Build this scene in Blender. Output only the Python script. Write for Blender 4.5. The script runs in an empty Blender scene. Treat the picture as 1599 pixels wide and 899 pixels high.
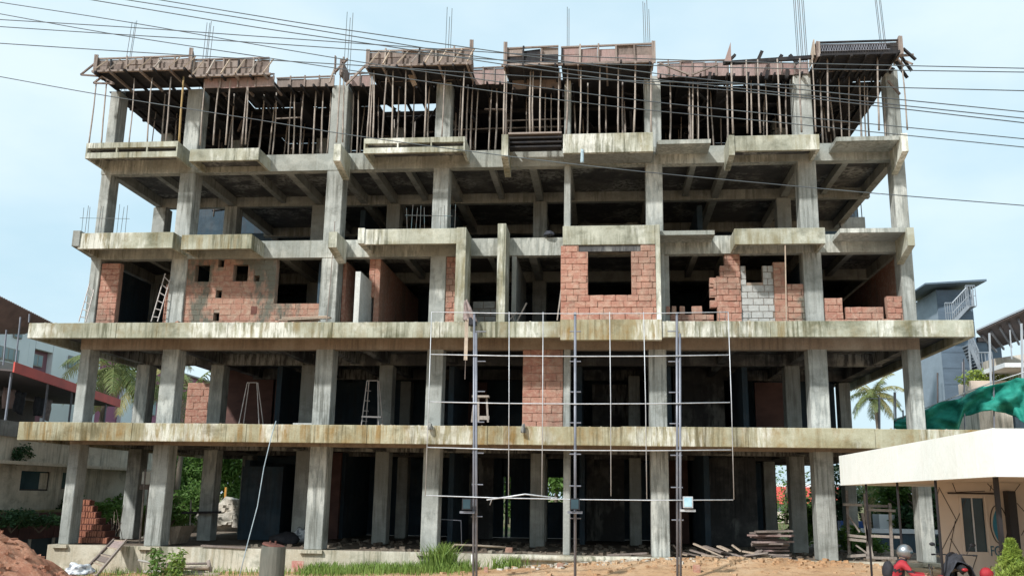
import bpy, bmesh, math, random
import numpy as np
from mathutils import Vector, Matrix, noise
random.seed(7); rng = np.random.default_rng(7)
scn = bpy.context.scene
col = scn.collection

# ------------------------------------------------------------------ camera
F_PX = 1455.08; PITCH = 0.220437; YAW = -0.1005; ROLL = 0.0155937
CAM = np.array([0.0, -30.1612, 1.73720])
_fw = np.array([math.sin(YAW)*math.cos(PITCH), math.cos(YAW)*math.cos(PITCH), math.sin(PITCH)])
_rt = np.array([math.cos(YAW), -math.sin(YAW), 0.0]); _up = np.cross(_rt, _fw)
AX = _rt*math.cos(ROLL) + _up*math.sin(ROLL); AY = -_rt*math.sin(ROLL) + _up*math.cos(ROLL)
cd = bpy.data.cameras.new('camera'); cam = bpy.data.objects.new('camera', cd); col.objects.link(cam)
cd.sensor_width = 36; cd.lens = F_PX/1599*36; cd.clip_start = 0.1; cd.clip_end = 3000
M = Matrix(((AX[0], AY[0], -_fw[0], CAM[0]), (AX[1], AY[1], -_fw[1], CAM[1]), (AX[2], AY[2], -_fw[2], CAM[2]), (0, 0, 0, 1)))
cam.matrix_world = M
scn.camera = cam

# ------------------------------------------------------------------ sky, sun, exposure
SUN_EL = math.radians(41); SUN_AZ = math.radians(36)      # azimuth: degrees to the left of straight behind the camera
SV = Vector((-math.sin(SUN_AZ)*math.cos(SUN_EL), -math.cos(SUN_AZ)*math.cos(SUN_EL), math.sin(SUN_EL)))
w = bpy.data.worlds.new('World'); scn.world = w; w.use_nodes = True
nt = w.node_tree; nt.nodes.clear()
N = nt.nodes.new; L = nt.links.new
sky = N('ShaderNodeTexSky'); sky.sky_type = 'NISHITA'; sky.sun_disc = False
sky.sun_elevation = SUN_EL; sky.sun_rotation = math.atan2(SV.x, SV.y)
sky.air_density = 1.2; sky.dust_density = 3.0; sky.ozone_density = 1.5
b1 = N('ShaderNodeBackground'); b1.inputs['Strength'].default_value = 0.08
L(sky.outputs[0], b1.inputs['Color'])
b2 = N('ShaderNodeBackground'); b2.inputs['Strength'].default_value = 1.0
tc = N('ShaderNodeTexCoord'); mp = N('ShaderNodeMapping'); mp.inputs['Scale'].default_value = (1, 1, 2.2)
ns = N('ShaderNodeTexNoise'); ns.inputs['Scale'].default_value = 2.6; ns.inputs['Detail'].default_value = 6; ns.inputs['Roughness'].default_value = .5
cr = N('ShaderNodeValToRGB'); cr.color_ramp.elements[0].position = .36; cr.color_ramp.elements[1].position = .66
cr.color_ramp.elements[0].color = (.46, .64, .735, 1); cr.color_ramp.elements[1].color = (.66, .78, .835, 1)
L(tc.outputs['Generated'], mp.inputs[0]); L(mp.outputs[0], ns.inputs['Vector']); L(ns.outputs[0], cr.inputs[0]); L(cr.outputs[0], b2.inputs['Color'])
mx = N('ShaderNodeMixShader'); mx.inputs[0].default_value = .82
out = N('ShaderNodeOutputWorld'); L(b1.outputs[0], mx.inputs[1]); L(b2.outputs[0], mx.inputs[2]); L(mx.outputs[0], out.inputs[0])
sd = bpy.data.lights.new('sun', 'SUN'); sd.energy = 3.1; sd.angle = math.radians(3); sd.color = (1, .975, .94)
sun = bpy.data.objects.new('sun', sd); col.objects.link(sun); sun.rotation_euler = SV.to_track_quat('Z', 'Y').to_euler()
scn.view_settings.view_transform = 'Standard'; scn.view_settings.look = 'None'; scn.view_settings.exposure = .55; scn.view_settings.gamma = 1
scn.cycles.max_bounces = 5; scn.cycles.diffuse_bounces = 2; scn.cycles.glossy_bounces = 2

# ------------------------------------------------------------------ picking real positions: the point at depth y (or x) seen at a photo pixel
def ray(px, py): return _fw*F_PX + AX*(px-799.5) - AY*(py-449.5)
def at(px, py, Y):
    d = ray(px, py); return CAM + d*((Y-CAM[1])/d[1])
def atx(px, py, X):
    d = ray(px, py); return CAM + d*((X-CAM[0])/d[0])
def xat(px, Y, Z):
    lo, hi = -90.0, 90.0
    for _ in range(40):
        m = (lo+hi)/2; d = np.array([m, Y, Z])-CAM
        if 799.5+F_PX*(d@AX)/(d@_fw) < px: lo = m
        else: hi = m
    return lo

# ------------------------------------------------------------------ materials
MATS = {}
class NB:
    def __init__(s, name):
        s.m = bpy.data.materials.new(name); s.m.use_nodes = True; s.nt = s.m.node_tree; s.nt.nodes.clear()
        s.out = s.n('ShaderNodeOutputMaterial'); s.b = s.n('ShaderNodeBsdfPrincipled'); s.l(s.b.outputs[0], s.out.inputs[0])
        s.pos = s.n('ShaderNodeNewGeometry').outputs['Position']; MATS[name] = s.m
    def n(s, t): return s.nt.nodes.new(t)
    def l(s, a, b): s.nt.links.new(a, b)
    def noise(s, scale=(1, 1, 1), detail=4, rough=.55, off=0):
        mp = s.n('ShaderNodeMapping'); mp.inputs['Scale'].default_value = scale; mp.inputs['Location'].default_value = (off, off*1.3, off*.7)
        s.l(s.pos, mp.inputs[0]); t = s.n('ShaderNodeTexNoise'); t.inputs['Scale'].default_value = 1; t.inputs['Detail'].default_value = detail
        t.inputs['Roughness'].default_value = rough; s.l(mp.outputs[0], t.inputs['Vector']); return t.outputs[0]
    def ramp(s, v, a, b, ca=(0, 0, 0, 1), cb=(1, 1, 1, 1)):
        r = s.n('ShaderNodeValToRGB'); e = r.color_ramp.elements; e[0].position = a; e[1].position = b
        e[0].color = ca if len(ca) == 4 else (*ca, 1); e[1].color = cb if len(cb) == 4 else (*cb, 1); s.l(v, r.inputs[0]); return r.outputs[0]
    def mix(s, fac, a, b, mode='MIX'):
        m = s.n('ShaderNodeMix'); m.data_type = 'RGBA'; m.blend_type = mode
        for v, i in ((fac, 0), (a, 6), (b, 7)):
            if isinstance(v, (int, float)): m.inputs[i].default_value = v
            elif isinstance(v, tuple): m.inputs[i].default_value = (*v, 1)
            else: s.l(v, m.inputs[i])
        return m.outputs[2]
    def mul(s, a, b):
        m = s.n('ShaderNodeMath'); m.operation = 'MULTIPLY'
        for v, i in ((a, 0), (b, 1)):
            if isinstance(v, (int, float)): m.inputs[i].default_value = v
            else: s.l(v, m.inputs[i])
        return m.outputs[0]
    def bump(s, h, strength=.4, dist=.02):
        b = s.n('ShaderNodeBump'); b.inputs['Strength'].default_value = strength; b.inputs['Distance'].default_value = dist
        s.l(h, b.inputs['Height']); s.l(b.outputs[0], s.b.inputs['Normal'])
    def done(s, c, rough=.85, metal=0):
        if isinstance(c, tuple): s.b.inputs['Base Color'].default_value = (*c, 1)
        else: s.l(c, s.b.inputs['Base Color'])
        s.b.inputs['Roughness'].default_value = rough; s.b.inputs['Metallic'].default_value = metal
        s.b.inputs['Specular IOR Level'].default_value = .25
        return s.m

def concrete(name, base, pale, stain, mould, pale_amt=.5, stain_amt=.5, mould_amt=.5, board=0.0, streak=(5, 5, .35), lime=0, speck=.25):
    k = NB(name)
    c = k.mix(k.ramp(k.noise((.7, .7, .9), 5, .6), .48-.25*pale_amt+.1, .62), base, pale)
    c = k.mix(k.mul(k.mul(k.ramp(k.noise(streak, 5, .65, 3), .45, .62), k.ramp(k.noise((.38, .38, .8), 5, .65, 41), .42, .6)), stain_amt), c, stain)
    c = k.mix(k.mul(k.ramp(k.noise((1.6, 1.6, 1.4), 6, .7, 53), .5, .66), stain_amt*.55), c, stain)
    if lime: c = k.mix(k.mul(k.mul(k.ramp(k.noise((.55, .55, .4), 4, .6, 31), .5, .6), k.ramp(k.noise((7, 7, 1.2), 4, .65, 37), .42, .54)), lime), c, (.86, .87, .80))
    c = k.mix(k.mul(k.mul(k.ramp(k.noise((9, 9, .5), 5, .7, 11), .47, .62), k.ramp(k.noise((.5, .5, .4), 3, .5, 17), .42, .6)), mould_amt), c, mould)
    c = k.mix(k.mul(k.ramp(k.noise((.9, .9, 1.2), 5, .65, 23), .55, .70), mould_amt*.8), c, mould)
    c = k.mix(speck, c, k.ramp(k.noise((24, 24, 24), 3, .6), .3, .75, (.25, .25, .25), (1, 1, 1)), 'MULTIPLY')
    if board:
        mp = k.n('ShaderNodeVectorMath'); mp.operation = 'MULTIPLY'; mp.inputs[1].default_value = (board, board, 0); k.l(k.pos, mp.inputs[0])
        fl = k.n('ShaderNodeVectorMath'); fl.operation = 'FLOOR'; k.l(mp.outputs[0], fl.inputs[0])
        wn = k.n('ShaderNodeTexWhiteNoise'); k.l(fl.outputs[0], wn.inputs[0])
        c = k.mix(.3, c, k.ramp(wn.outputs[0], 0, 1, (.45, .42, .36), (1, 1, 1)), 'MULTIPLY')
    k.bump(k.noise((9, 9, 5), 8, .7, 5), .5, .03)
    return k.done(c, .9)
concrete('concrete', (.31, .325, .305), (.43, .445, .42), (.20, .19, .155), (.085, .085, .075), .4, .5, .55)
concrete('column_concrete', (.34, .36, .34), (.46, .48, .455), (.25, .255, .23), (.10, .105, .09), .5, .65, .75, 0, (9, 9, .8), .4)
concrete('slab_edge_ochre', (.37, .34, .22), (.50, .48, .35), (.31, .20, .075), (.13, .11, .055), .55, .95, .8, 1.1, (5, 5, .45), .6)
concrete('slab_edge_pale', (.36, .365, .28), (.50, .51, .42), (.27, .215, .11), (.10, .105, .06), .65, .9, .85, 1.0, (5, 5, .45), .8)
concrete('balcony_concrete', (.41, .42, .345), (.57, .58, .49), (.27, .24, .14), (.10, .105, .07), .6, .8, .8, .9, (4.5, 4.5, .5), .85)
concrete('beam_concrete', (.35, .375, .35), (.49, .505, .465), (.25, .245, .20), (.13, .135, .105), .5, .5, .6, .8, (4, 4, .6), .45)
concrete('brown_beam_concrete', (.36, .29, .225), (.43, .37, .30), (.22, .165, .12), (.08, .07, .06), .4, .5, .4, .8)
concrete('plinth_plaster', (.55, .51, .41), (.66, .63, .53), (.36, .30, .20), (.11, .125, .075), .5, .6, .8, 0, (3, 3, .5), .3)
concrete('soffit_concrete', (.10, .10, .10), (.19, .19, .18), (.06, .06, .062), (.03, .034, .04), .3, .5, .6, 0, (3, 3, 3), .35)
concrete('dark_shade_concrete', (.05, .082, .11), (.08, .11, .135), (.065, .05, .045), (.018, .03, .04), .3, .4, .4)  # interior gloom is put into this blue-black wall colour
concrete('floor_rubble', (.19, .15, .115), (.28, .25, .2), (.11, .08, .06), (.05, .045, .04), .4, .5, .5, 0, (2, 2, 2))
concrete('block_white', (.50, .52, .50), (.62, .64, .62), (.38, .39, .36), (.2, .2, .18), .5, .3, .3)
concrete('house_plaster', (.62, .57, .49), (.70, .66, .58), (.27, .24, .19), (.08, .09, .07), .4, .4, .6, 0, (3, 3, .3))
concrete('parapet_tile', (.27, .28, .285), (.36, .37, .375), (.10, .10, .10), (.05, .05, .045), .4, .4, .5, 2.2)

def brickmat(name, a, b, c3, dirt):
    k = NB(name)
    oi = k.n('ShaderNodeObjectInfo')
    c = k.mix(oi.outputs['Random'], a, b)
    c = k.mix(k.ramp(k.noise((6, 6, 9), 5, .65), .45, .7), c, c3)
    c = k.mix(k.mul(k.ramp(k.noise((.9, .9, .42), 5, .7, 9), .50-.02*dirt, .60-.02*dirt), dirt), c, (.15, .155, .125))
    c = k.mix(.4, c, k.ramp(k.noise((40, 40, 40), 3, .7), .3, .7, (.35, .3, .3), (1, 1, 1)), 'MULTIPLY')
    k.bump(k.noise((30, 30, 30), 5, .8, 5), .8, .03)
    return k.done(c, .95)
brickmat('laterite', (.50, .27, .20), (.41, .195, .145), (.57, .39, .30), .35)
brickmat('laterite_stained', (.46, .26, .19), (.40, .21, .155), (.50, .37, .28), .97)
brickmat('block', (.50, .52, .50), (.42, .43, .41), (.58, .6, .58), .35)
def simple(name, a, b=None, sc=(4, 4, 4), rough=.8, metal=0, bump=0, lo=.35, hi=.65):
    k = NB(name); b = b or tuple(x*.75 for x in a)
    c = k.mix(k.ramp(k.noise(sc, 5, .6), lo, hi), a, b)
    if bump: k.bump(k.noise(tuple(x*5 for x in sc), 4, .7, 2), bump, .02)
    return k.done(c, rough, metal)
simple('shaded_laterite', (.17, .095, .08), (.11, .065, .06), (1.5, 1.5, 2.5), .95)  # darkened copy of the laterite: deep-room shade put into the colour
simple('mortar', (.40, .245, .185), (.32, .20, .155), (3, 3, 3), .95)
simple('mortar_grey', (.37, .26, .20), (.24, .21, .17), (3, 3, 3), .95)
def woodmat(name, a, b, c3):
    k = NB(name); oi = k.n('ShaderNodeObjectInfo')
    c = k.mix(oi.outputs['Random'], a, b)
    c = k.mix(k.ramp(k.noise((3, 3, 3), 5, .7), .4, .7), c, c3)
    c = k.mix(.45, c, k.ramp(k.noise((30, 30, 4), 4, .7), .3, .7, (.3, .28, .27), (1, 1, 1)), 'MULTIPLY')
    k.bump(k.noise((30, 30, 8), 4, .7), .5, .02); return k.done(c, .9)
woodmat('prop_wood', (.42, .365, .315), (.235, .20, .18), (.48, .43, .38))
woodmat('bamboo', (.50, .36, .16), (.44, .32, .15), (.36, .26, .14))
woodmat('board_wood', (.37, .32, .285), (.15, .12, .108), (.31, .25, .22))
woodmat('plywood_pink', (.47, .36, .34), (.33, .215, .20), (.30, .25, .23))
woodmat('plywood_dark', (.036, .036, .040), (.022, .024, .03), (.055, .05, .048))  # dark timber; its blue-black also holds painted shade under the formwork
woodmat('pale_wood', (.58, .48, .38), (.48, .38, .29), (.4, .33, .27))
simple('rebar_steel', (.10, .17, .19), (.16, .12, .10), (5, 5, 5), .6, .3)
simple('galvanised_pipe', (.62, .64, .66), (.45, .46, .48), (6, 6, 2), .5, .4)
simple('post_steel', (.26, .27, .31), (.17, .18, .21), (6, 6, 2), .5, .4)
simple('wire_rubber', (.10, .12, .13), (.06, .07, .08), (1, 1, 1), .5)
simple('ladder_metal', (.50, .46, .44), (.36, .33, .31), (6, 6, 6), .6, .2)
simple('red_sheet', (.62, .10, .08), (.48, .08, .065), (1, 1, 1), .6)
simple('dark_sheet', (.10, .085, .085), (.13, .105, .10), (2, 2, 2), .8)
simple('brown_sheet', (.25, .17, .15), (.17, .12, .11), (2, 2, 2), .85)
simple('grey_sheet', (.135, .185, .24), (.11, .15, .195), (1.5, 1.5, 3), .55, .1, .3)
simple('lit_grey_sheet', (.27, .33, .39), (.23, .28, .33), (1.5, 1.5, 3), .55, .1, .3)  # lighter copy of the grey cladding, with sunlight put into the colour
simple('stair_steel', (.30, .335, .37), (.22, .25, .28), (3, 3, 3), .5, .2)
simple('roof_metal', (.5, .54, .58), (.38, .42, .46), (1, 1, 1), .45, .3)
concrete('white_paint', (.84, .88, .85), (.88, .90, .87), (.74, .76, .69), (.66, .66, .60), .5, .35, .2, 0, (2.5, 2.5, .3), 0, .03)
simple('white_wall', (.74, .78, .80), (.66, .70, .72), (.4, .4, .2), .8)
simple('maroon_paint', (.25, .12, .145), (.21, .10, .125), (.5, .5, .3), .8)
simple('pink_paint', (.38, .15, .23), (.30, .12, .19), (.5, .5, .3), .8)
simple('beige_panel', (.68, .585, .50), (.62, .53, .45), (1.2, 1.2, .4), .7)
simple('groove_dark', (.06, .045, .04), None, (3, 3, 3), .9)
simple('black_paint', (.022, .02, .022), (.03, .028, .03), (3, 3, 3), .45)
simple('black_plastic', (.02, .022, .026), (.035, .035, .04), (8, 8, 8), .4)
simple('red_plastic', (.36, .025, .03), (.28, .02, .025), (8, 8, 8), .3)
simple('white_plastic', (.75, .76, .78), None, (8, 8, 8), .35)
simple('orange_sticker', (.7, .35, .08), None, (8, 8, 8), .4)
simple('jacket_red', (.40, .035, .045), (.28, .02, .03), (9, 9, 9), .7)
simple('jacket_black', (.022, .022, .028), (.035, .035, .04), (9, 9, 9), .8)
simple('skin', (.32, .18, .12), (.28, .15, .10), (9, 9, 9), .6)
simple('chrome', (.36, .38, .40), None, (5, 5, 5), .35, .8)
simple('grey_cloth', (.06, .064, .078), (.03, .033, .04), (9, 9, 3), .8, 0, .4)
simple('rag_cloth', (.36, .29, .27), (.20, .16, .16), (9, 9, 9), .9, 0, .5)
simple('sack_white', (.62, .64, .66), (.18, .2, .23), (5, 5, 5), .8, 0, .4, .5, .6)
simple('blue_rag', (.45, .58, .64), (.3, .4, .46), (9, 9, 9), .9)
simple('glass_dark', (.025, .05, .065), (.05, .09, .11), (.6, .6, .6), .12)
simple('glass_pale', (.15, .22, .25), (.24, .32, .34), (.6, .6, .6), .15)
simple('teal_logo', (.03, .24, .34), (.02, .15, .26), (3, 3, 3), .4)
simple('teal_letters', (.02, .13, .2), None, (3, 3, 3), .4)
simple('red_faded', (.42, .14, .12), (.5, .36, .30), (6, 6, 6), .9)
simple('pvc_white', (.78, .78, .74), None, (3, 3, 3), .4)
simple('tile_clay', (.36, .155, .095), (.27, .11, .075), (7, 7, 7), .9, 0, .5)
simple('clay_dark', (.16, .07, .055), None, (7, 7, 7), .9)
simple('concrete_stub', (.17, .165, .14), (.10, .105, .09), (3, 3, .7), .9, 0, .5)
simple('trunk_bark', (.16, .13, .10), (.10, .085, .07), (6, 6, 2), .9, 0, .5)
simple('moss', (.14, .17, .04), (.22, .20, .12), (3, 3, 3), .95, 0, .6)
simple('maroon_tarp', (.085, .04, .04), (.05, .028, .03), (2, 2, 2), .8)
simple('concrete_grey_far', (.36, .35, .32), (.28, .27, .25), (1, 1, 1), .9)
simple('rope_pale', (.35, .42, .46), None, (3, 3, 3), .7)
simple('lamp_glass', (.42, .62, .70), (.3, .5, .6), (6, 6, 6), .2)
simple('blue_sheet', (.05, .13, .40), None, (3, 3, 3), .5)
# green shade net: draped cloth, lighter where the weave is single
k = NB('green_net'); k.bump(k.noise((7, 7, 7), 5, .7), .6, .05)
k.done(k.mix(k.ramp(k.noise((1.6, 1.6, 2.4), 5, .65), .4, .65), (.01, .17, .13), (.03, .31, .24)), .65)
# leaves
def leafmat(name, a, b, c3, trans=.25):
    k = NB(name)
    c = k.mix(k.ramp(k.noise((1.3, 1.3, 1.3), 3, .6), .35, .65), a, b)
    c = k.mix(k.ramp(k.noise((11, 11, 11), 2, .5, 4), .5, .7), c, c3)
    k.done(c, .55)
    t = k.n('ShaderNodeBsdfTranslucent'); k.l(c, t.inputs[0]); m = k.n('ShaderNodeMixShader'); m.inputs[0].default_value = trans
    k.l(k.b.outputs[0], m.inputs[1]); k.l(t.outputs[0], m.inputs[2]); k.l(m.outputs[0], k.out.inputs[0])
leafmat('leaf_mid', (.07, .15, .03), (.12, .22, .05), (.17, .26, .07), .35)
leafmat('leaf_dark', (.025, .065, .03), (.04, .09, .035), (.06, .12, .045))
leafmat('leaf_bright', (.25, .34, .06), (.34, .42, .10), (.16, .25, .05))
leafmat('leaf_grass', (.16, .26, .05), (.24, .33, .09), (.10, .18, .04))
leafmat('leaf_palm', (.10, .15, .045), (.17, .20, .07), (.24, .24, .10))
leafmat('leaf_palm_dry', (.30, .27, .10), (.22, .22, .08), (.35, .30, .14))
# ground
k = NB('ground_dirt')
c = k.mix(k.ramp(k.noise((.35, .35, .35), 6, .65), .4, .62), (.50, .30, .16), (.58, .41, .26))
c = k.mix(k.ramp(k.noise((4, 4, 4), 5, .7, 6), .5, .68), c, (.36, .21, .12))
sx = k.n('ShaderNodeSeparateXYZ'); k.l(k.pos, sx.inputs[0]); mr = k.n('ShaderNodeMapRange'); mr.inputs[1].default_value = 10; mr.inputs[2].default_value = 14; k.l(sx.outputs[1], mr.inputs[0])
c = k.mix(mr.outputs[0], c, k.mix(k.ramp(k.noise((.6, .6, .6), 4, .6, 2), .45, .55), (.10, .13, .045), (.22, .17, .10)))
k.bump(k.noise((7, 7, 7), 8, .75), .9, .08); k.done(c, .95)
k = NB('red_earth')
c = k.mix(k.ramp(k.noise((1.2, 1.2, 1.2), 6, .7), .4, .6), (.54, .27, .17), (.43, .19, .12))
c = k.mix(k.ramp(k.noise((9, 9, 9), 5, .7, 6), .5, .7), c, (.62, .37, .26))
k.bump(k.noise((8, 8, 8), 8, .75), 1.0, .12); k.done(c, .95)

# ------------------------------------------------------------------ mesh helpers
UNITBOX = np.array([(x, y, z) for z in (0, 1) for y in (0, 1) for x in (0, 1)], float)
BF = [(0, 2, 3, 1), (4, 5, 7, 6), (0, 1, 5, 4), (2, 6, 7, 3), (0, 4, 6, 2), (1, 3, 7, 5)]
def org(o):
    v = Vector((0, 0, 0))
    while o: v = v + o.location; o = o.parent
    return v
class MB:
    def __init__(s): s.v = []; s.f = []
    def add(s, vs, fs):
        n = len(s.v); s.v += [tuple(map(float, v)) for v in vs]; s.f += [tuple(i+n for i in f) for f in fs]; return s
    def box(s, x0, x1, y0, y1, z0, z1):
        x0, x1 = sorted((x0, x1)); y0, y1 = sorted((y0, y1)); z0, z1 = sorted((z0, z1))
        return s.add(UNITBOX*np.array([x1-x0, y1-y0, z1-z0])+np.array([x0, y0, z0]), BF)
    def bar(s, a, b, w, h, up=(0, 0, 1), roll=0, taper=1):
        a = Vector(a); b = Vector(b); d = (b-a); d.normalize(); u = Vector(up)
        if abs(d.dot(u)) > .97: u = Vector((0, 1, 0))
        x = d.cross(u).normalized(); z = x.cross(d).normalized()
        if roll:
            q = Matrix.Rotation(roll, 3, d); x = q@x; z = q@z
        vs = []
        for p, t in ((a, 1), (b, taper)):
            for i, j in ((-1, -1), (1, -1), (1, 1), (-1, 1)): vs.append(p + x*(i*w*t/2) + z*(j*h*t/2))
        return s.add(vs, [(0, 1, 2, 3), (7, 6, 5, 4), (0, 4, 5, 1), (1, 5, 6, 2), (2, 6, 7, 3), (3, 7, 4, 0)])
    def tube(s, pts, r, n=6, cap=True):
        pts = [Vector(p) for p in pts]; rs = r if isinstance(r, (list, tuple)) else [r]*len(pts)
        vs = []; m = len(pts)
        for i, p in enumerate(pts):
            d = (pts[min(i+1, m-1)]-pts[max(i-1, 0)]).normalized()
            u = Vector((0, 0, 1)) if abs(d.z) < .9 else Vector((0, 1, 0))
            x = d.cross(u).normalized(); z = x.cross(d)
            for k_ in range(n):
                a = 2*math.pi*k_/n; vs.append(p + x*(math.cos(a)*rs[i]) + z*(math.sin(a)*rs[i]))
        fs = []
        for i in range(m-1):
            for k_ in range(n):
                a = i*n+k_; b = i*n+(k_+1) % n; fs.append((a, b, b+n, a+n))
        if cap: fs += [tuple(range(n))[::-1], tuple(range((m-1)*n, m*n))]
        return s.add(vs, fs)
    def prism(s, poly, axis, a, b):
        # poly: list of 2D points in the plane normal to axis; extruded from a to b
        n = len(poly)
        def P(p, t): return {'x': (t, p[0], p[1]), 'y': (p[0], t, p[1]), 'z': (p[0], p[1], t)}[axis]
        vs = [P(p, a) for p in poly] + [P(p, b) for p in poly]
        fs = [tuple(range(n)), tuple(range(n, 2*n))[::-1]] + [(i, i+n, (i+1) % n+n, (i+1) % n) for i in range(n)]
        return s.add(vs, fs)
    def quad(s, a, b, c, d): return s.add([a, b, c, d], [(0, 1, 2, 3)])
    def slab3(s, pts, th):
        # thick sheet through coplanar-ish pts, thickness along -normal
        p = [Vector(q) for q in pts]; n = (p[1]-p[0]).cross(p[2]-p[0]).normalized()*th; m = len(p)
        return s.add(p+[q-n for q in p], [tuple(range(m)), tuple(range(m, 2*m))[::-1]]+[(i, (i+1) % m, (i+1) % m+m, i+m)[::-1] for i in range(m)])
    def rot(s, c, ang, start=0):
        ca, sa = math.cos(ang), math.sin(ang)
        for i in range(start, len(s.v)):
            x, y, z = s.v[i]; x -= c[0]; y -= c[1]; s.v[i] = (c[0]+x*ca-y*sa, c[1]+x*sa+y*ca, z)
        return s
    def build(s, name, mat, parent=None, smooth=False, fix=True):
        me = bpy.data.meshes.new(name); o_ = org(parent) if parent else Vector((0, 0, 0))
        me.from_pydata([(v[0]-o_.x, v[1]-o_.y, v[2]-o_.z) for v in s.v], [], s.f)
        if fix:
            bm = bmesh.new(); bm.from_mesh(me); bmesh.ops.recalc_face_normals(bm, faces=bm.faces); bm.to_mesh(me); bm.free()
        me.materials.append(MATS[mat])
        if smooth: me.polygons.foreach_set('use_smooth', [True]*len(me.polygons))
        o = bpy.data.objects.new(name, me); col.objects.link(o)
        if parent: o.parent = parent
        return o
def tag(o, label=None, cat=None, group=None, kind=None):
    if label: o['label'] = label
    if cat: o['category'] = cat
    if group: o['group'] = group
    if kind: o['kind'] = kind
    return o
def empty(name, loc, label, cat, group=None):
    o = bpy.data.objects.new(name, None); col.objects.link(o); o.location = loc; o.empty_display_size = .2
    return tag(o, label, cat, group)
def rebase(o, p):
    """put a mesh object's origin at p (world) without moving it"""
    p = Vector(p); me = o.data; me.transform(Matrix.Translation(-p)); o.location = p; return o
ORD = ['first', 'second', 'third', 'fourth', 'fifth', 'sixth', 'seventh', 'eighth', 'ninth', 'tenth', 'eleventh', 'twelfth', 'thirteenth', 'fourteenth', 'fifteenth', 'sixteenth', 'seventeenth', 'eighteenth', 'nineteenth', 'twentieth']
# box from a photo rectangle, standing at depth y0 and reaching back to y1
def rbox(mb, x0, x1, yt, yb, y0, y1):
    c = (x0+x1)/2; m = (yt+yb)/2
    return mb.box(at(x0, m, y0)[0], at(x1, m, y0)[0], y0, y1, at(c, yb, y0)[2], at(c, yt, y0)[2])

# ================================================================== SETTING: ground
MOUNDC = (-18.6, -6.6)
def gh(x, y):
    base = -.62 + .028*(x+8)                       # falls to the left
    base = max(-1.15, min(-.2, base))
    t = max(0, min(1, (-y-6)/20)); base = base*(1-t)+.12*t
    d = math.hypot((x-2.5)/5.2, (y+.9)/1.6); base += .30*math.exp(-d*d)
    d = math.hypot((x-5.5)/4, (y+.8)/1.3); base += .06*math.exp(-d*d)
    if y < 2 and abs(x) < 40: base += .05*noise.noise(Vector((x*1.3, y*1.3, 0)))+.025*noise.noise(Vector((x*4, y*4, 3)))
    base -= .34*math.exp(-((x-6.8)/2.2)**2-((y+10.3)/2.2)**2)
    if y > 14: base = base + min(1, (y-14)/6)*(.2-base)*.6
    return base
def axis(lo, hi, fine, step, far):
    a = list(np.arange(lo, hi+1e-6, step)); g = step; v = hi; r = []
    while v < far: g *= 1.35; v += g; r.append(v)
    l_ = []; g = step; v = lo
    while v > -far: g *= 1.35; v -= g; l_.append(v)
    return l_[::-1]+a+r
gx = axis(-22, 16, 0, .22, 1500); gy = axis(-12, 1, 0, .22, 1500)
vs = [(x, y, gh(x, y)) for y in gy for x in gx]; nx = len(gx)
fs = [(j*nx+i, j*nx+i+1, (j+1)*nx+i+1, (j+1)*nx+i) for j in range(len(gy)-1) for i in range(nx-1)]
g_ = MB().add(vs, fs).build('ground', 'ground_dirt', smooth=True, fix=False); tag(g_, kind='structure')

# ================================================================== THE BUILDING SKELETON
BLD = empty('unfinished_building', (-4, 0, -.5), 'large unfinished five storey concrete frame building with laterite infill walls', 'building')
CX = [-17.75, -14.70, -9.32, -5.57, -1.21, 1.71, 6.745, 9.70]
CW = [.36, .57, .59, .54, .22, .56, .59, .40]
SOF = [3.25, 6.46, 9.64, 12.79, 15.95]; TOP = [3.85, 7.12, 10.27, 13.41]
CDEP = .62
def part(name, mat, mb, parent=None, smooth=False): return mb.build(name, mat, parent or BLD, smooth)
# plinth
m = MB(); m.box(-18.05, 11.2, 0, 14, -1.3, -.02); part('floor_slab', 'floor_rubble', m)
m = MB(); m.box(-18.08, 11.25, -.12, .02, -1.6, .0); part('plinth_wall', 'plinth_plaster', m)
m = MB(); m.box(-18.2, -18.08, -.12, 9, -1.6, -.01); part('plinth_wall', 'plinth_plaster', m)
# rounded kerb edge on the right half
m = MB(); m.tube([(x, -.17+.015*math.sin(x*3), -.1+.012*math.sin(x*2.1)) for x in np.arange(-3.0, 6.2, .35)], .105, 8); part('kerb', 'plinth_plaster', m, smooth=True)
for x, w_ in zip(CX, CW):
    m = MB(); m.box(x-w_/2-.08, x+w_/2+.08, -.24, .05, -.1, -.004); part('column_pad', 'plinth_plaster', m)
# columns, storey by storey
def column(x, y, w_, d_, z0, z1, mat='column_concrete'):
    m = MB(); j = .008
    for a, b in ((0, 1),):
        m.add([(x-w_/2, y, z0), (x+w_/2, y, z0), (x+w_/2, y+d_, z0), (x-w_/2, y+d_, z0),
               (x-w_/2+j, y, z1), (x+w_/2+j, y, z1), (x+w_/2+j, y+d_, z1), (x-w_/2+j, y+d_, z1)],
              [(0, 1, 2, 3), (4, 5, 6, 7), (0, 1, 5, 4), (1, 2, 6, 5), (2, 3, 7, 6), (3, 0, 4, 7)])
    o = part('column', mat, m)
    bv = o.modifiers.new('b', 'BEVEL'); bv.width = .02; bv.segments = 1
    return o
for i, (x, w_) in enumerate(zip(CX, CW)):
    zs = [(0, 3.3), (3.8, 6.5), (7.05, 9.70), (10.22, 12.84), (13.36, 16.0)]
    for s, (a, b) in enumerate(zs):
        if i == 4 and s == 2: continue
        column(x, 0.0 if i not in (4,) else .02, w_, CDEP if i != 4 else .5, a, b)
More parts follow.
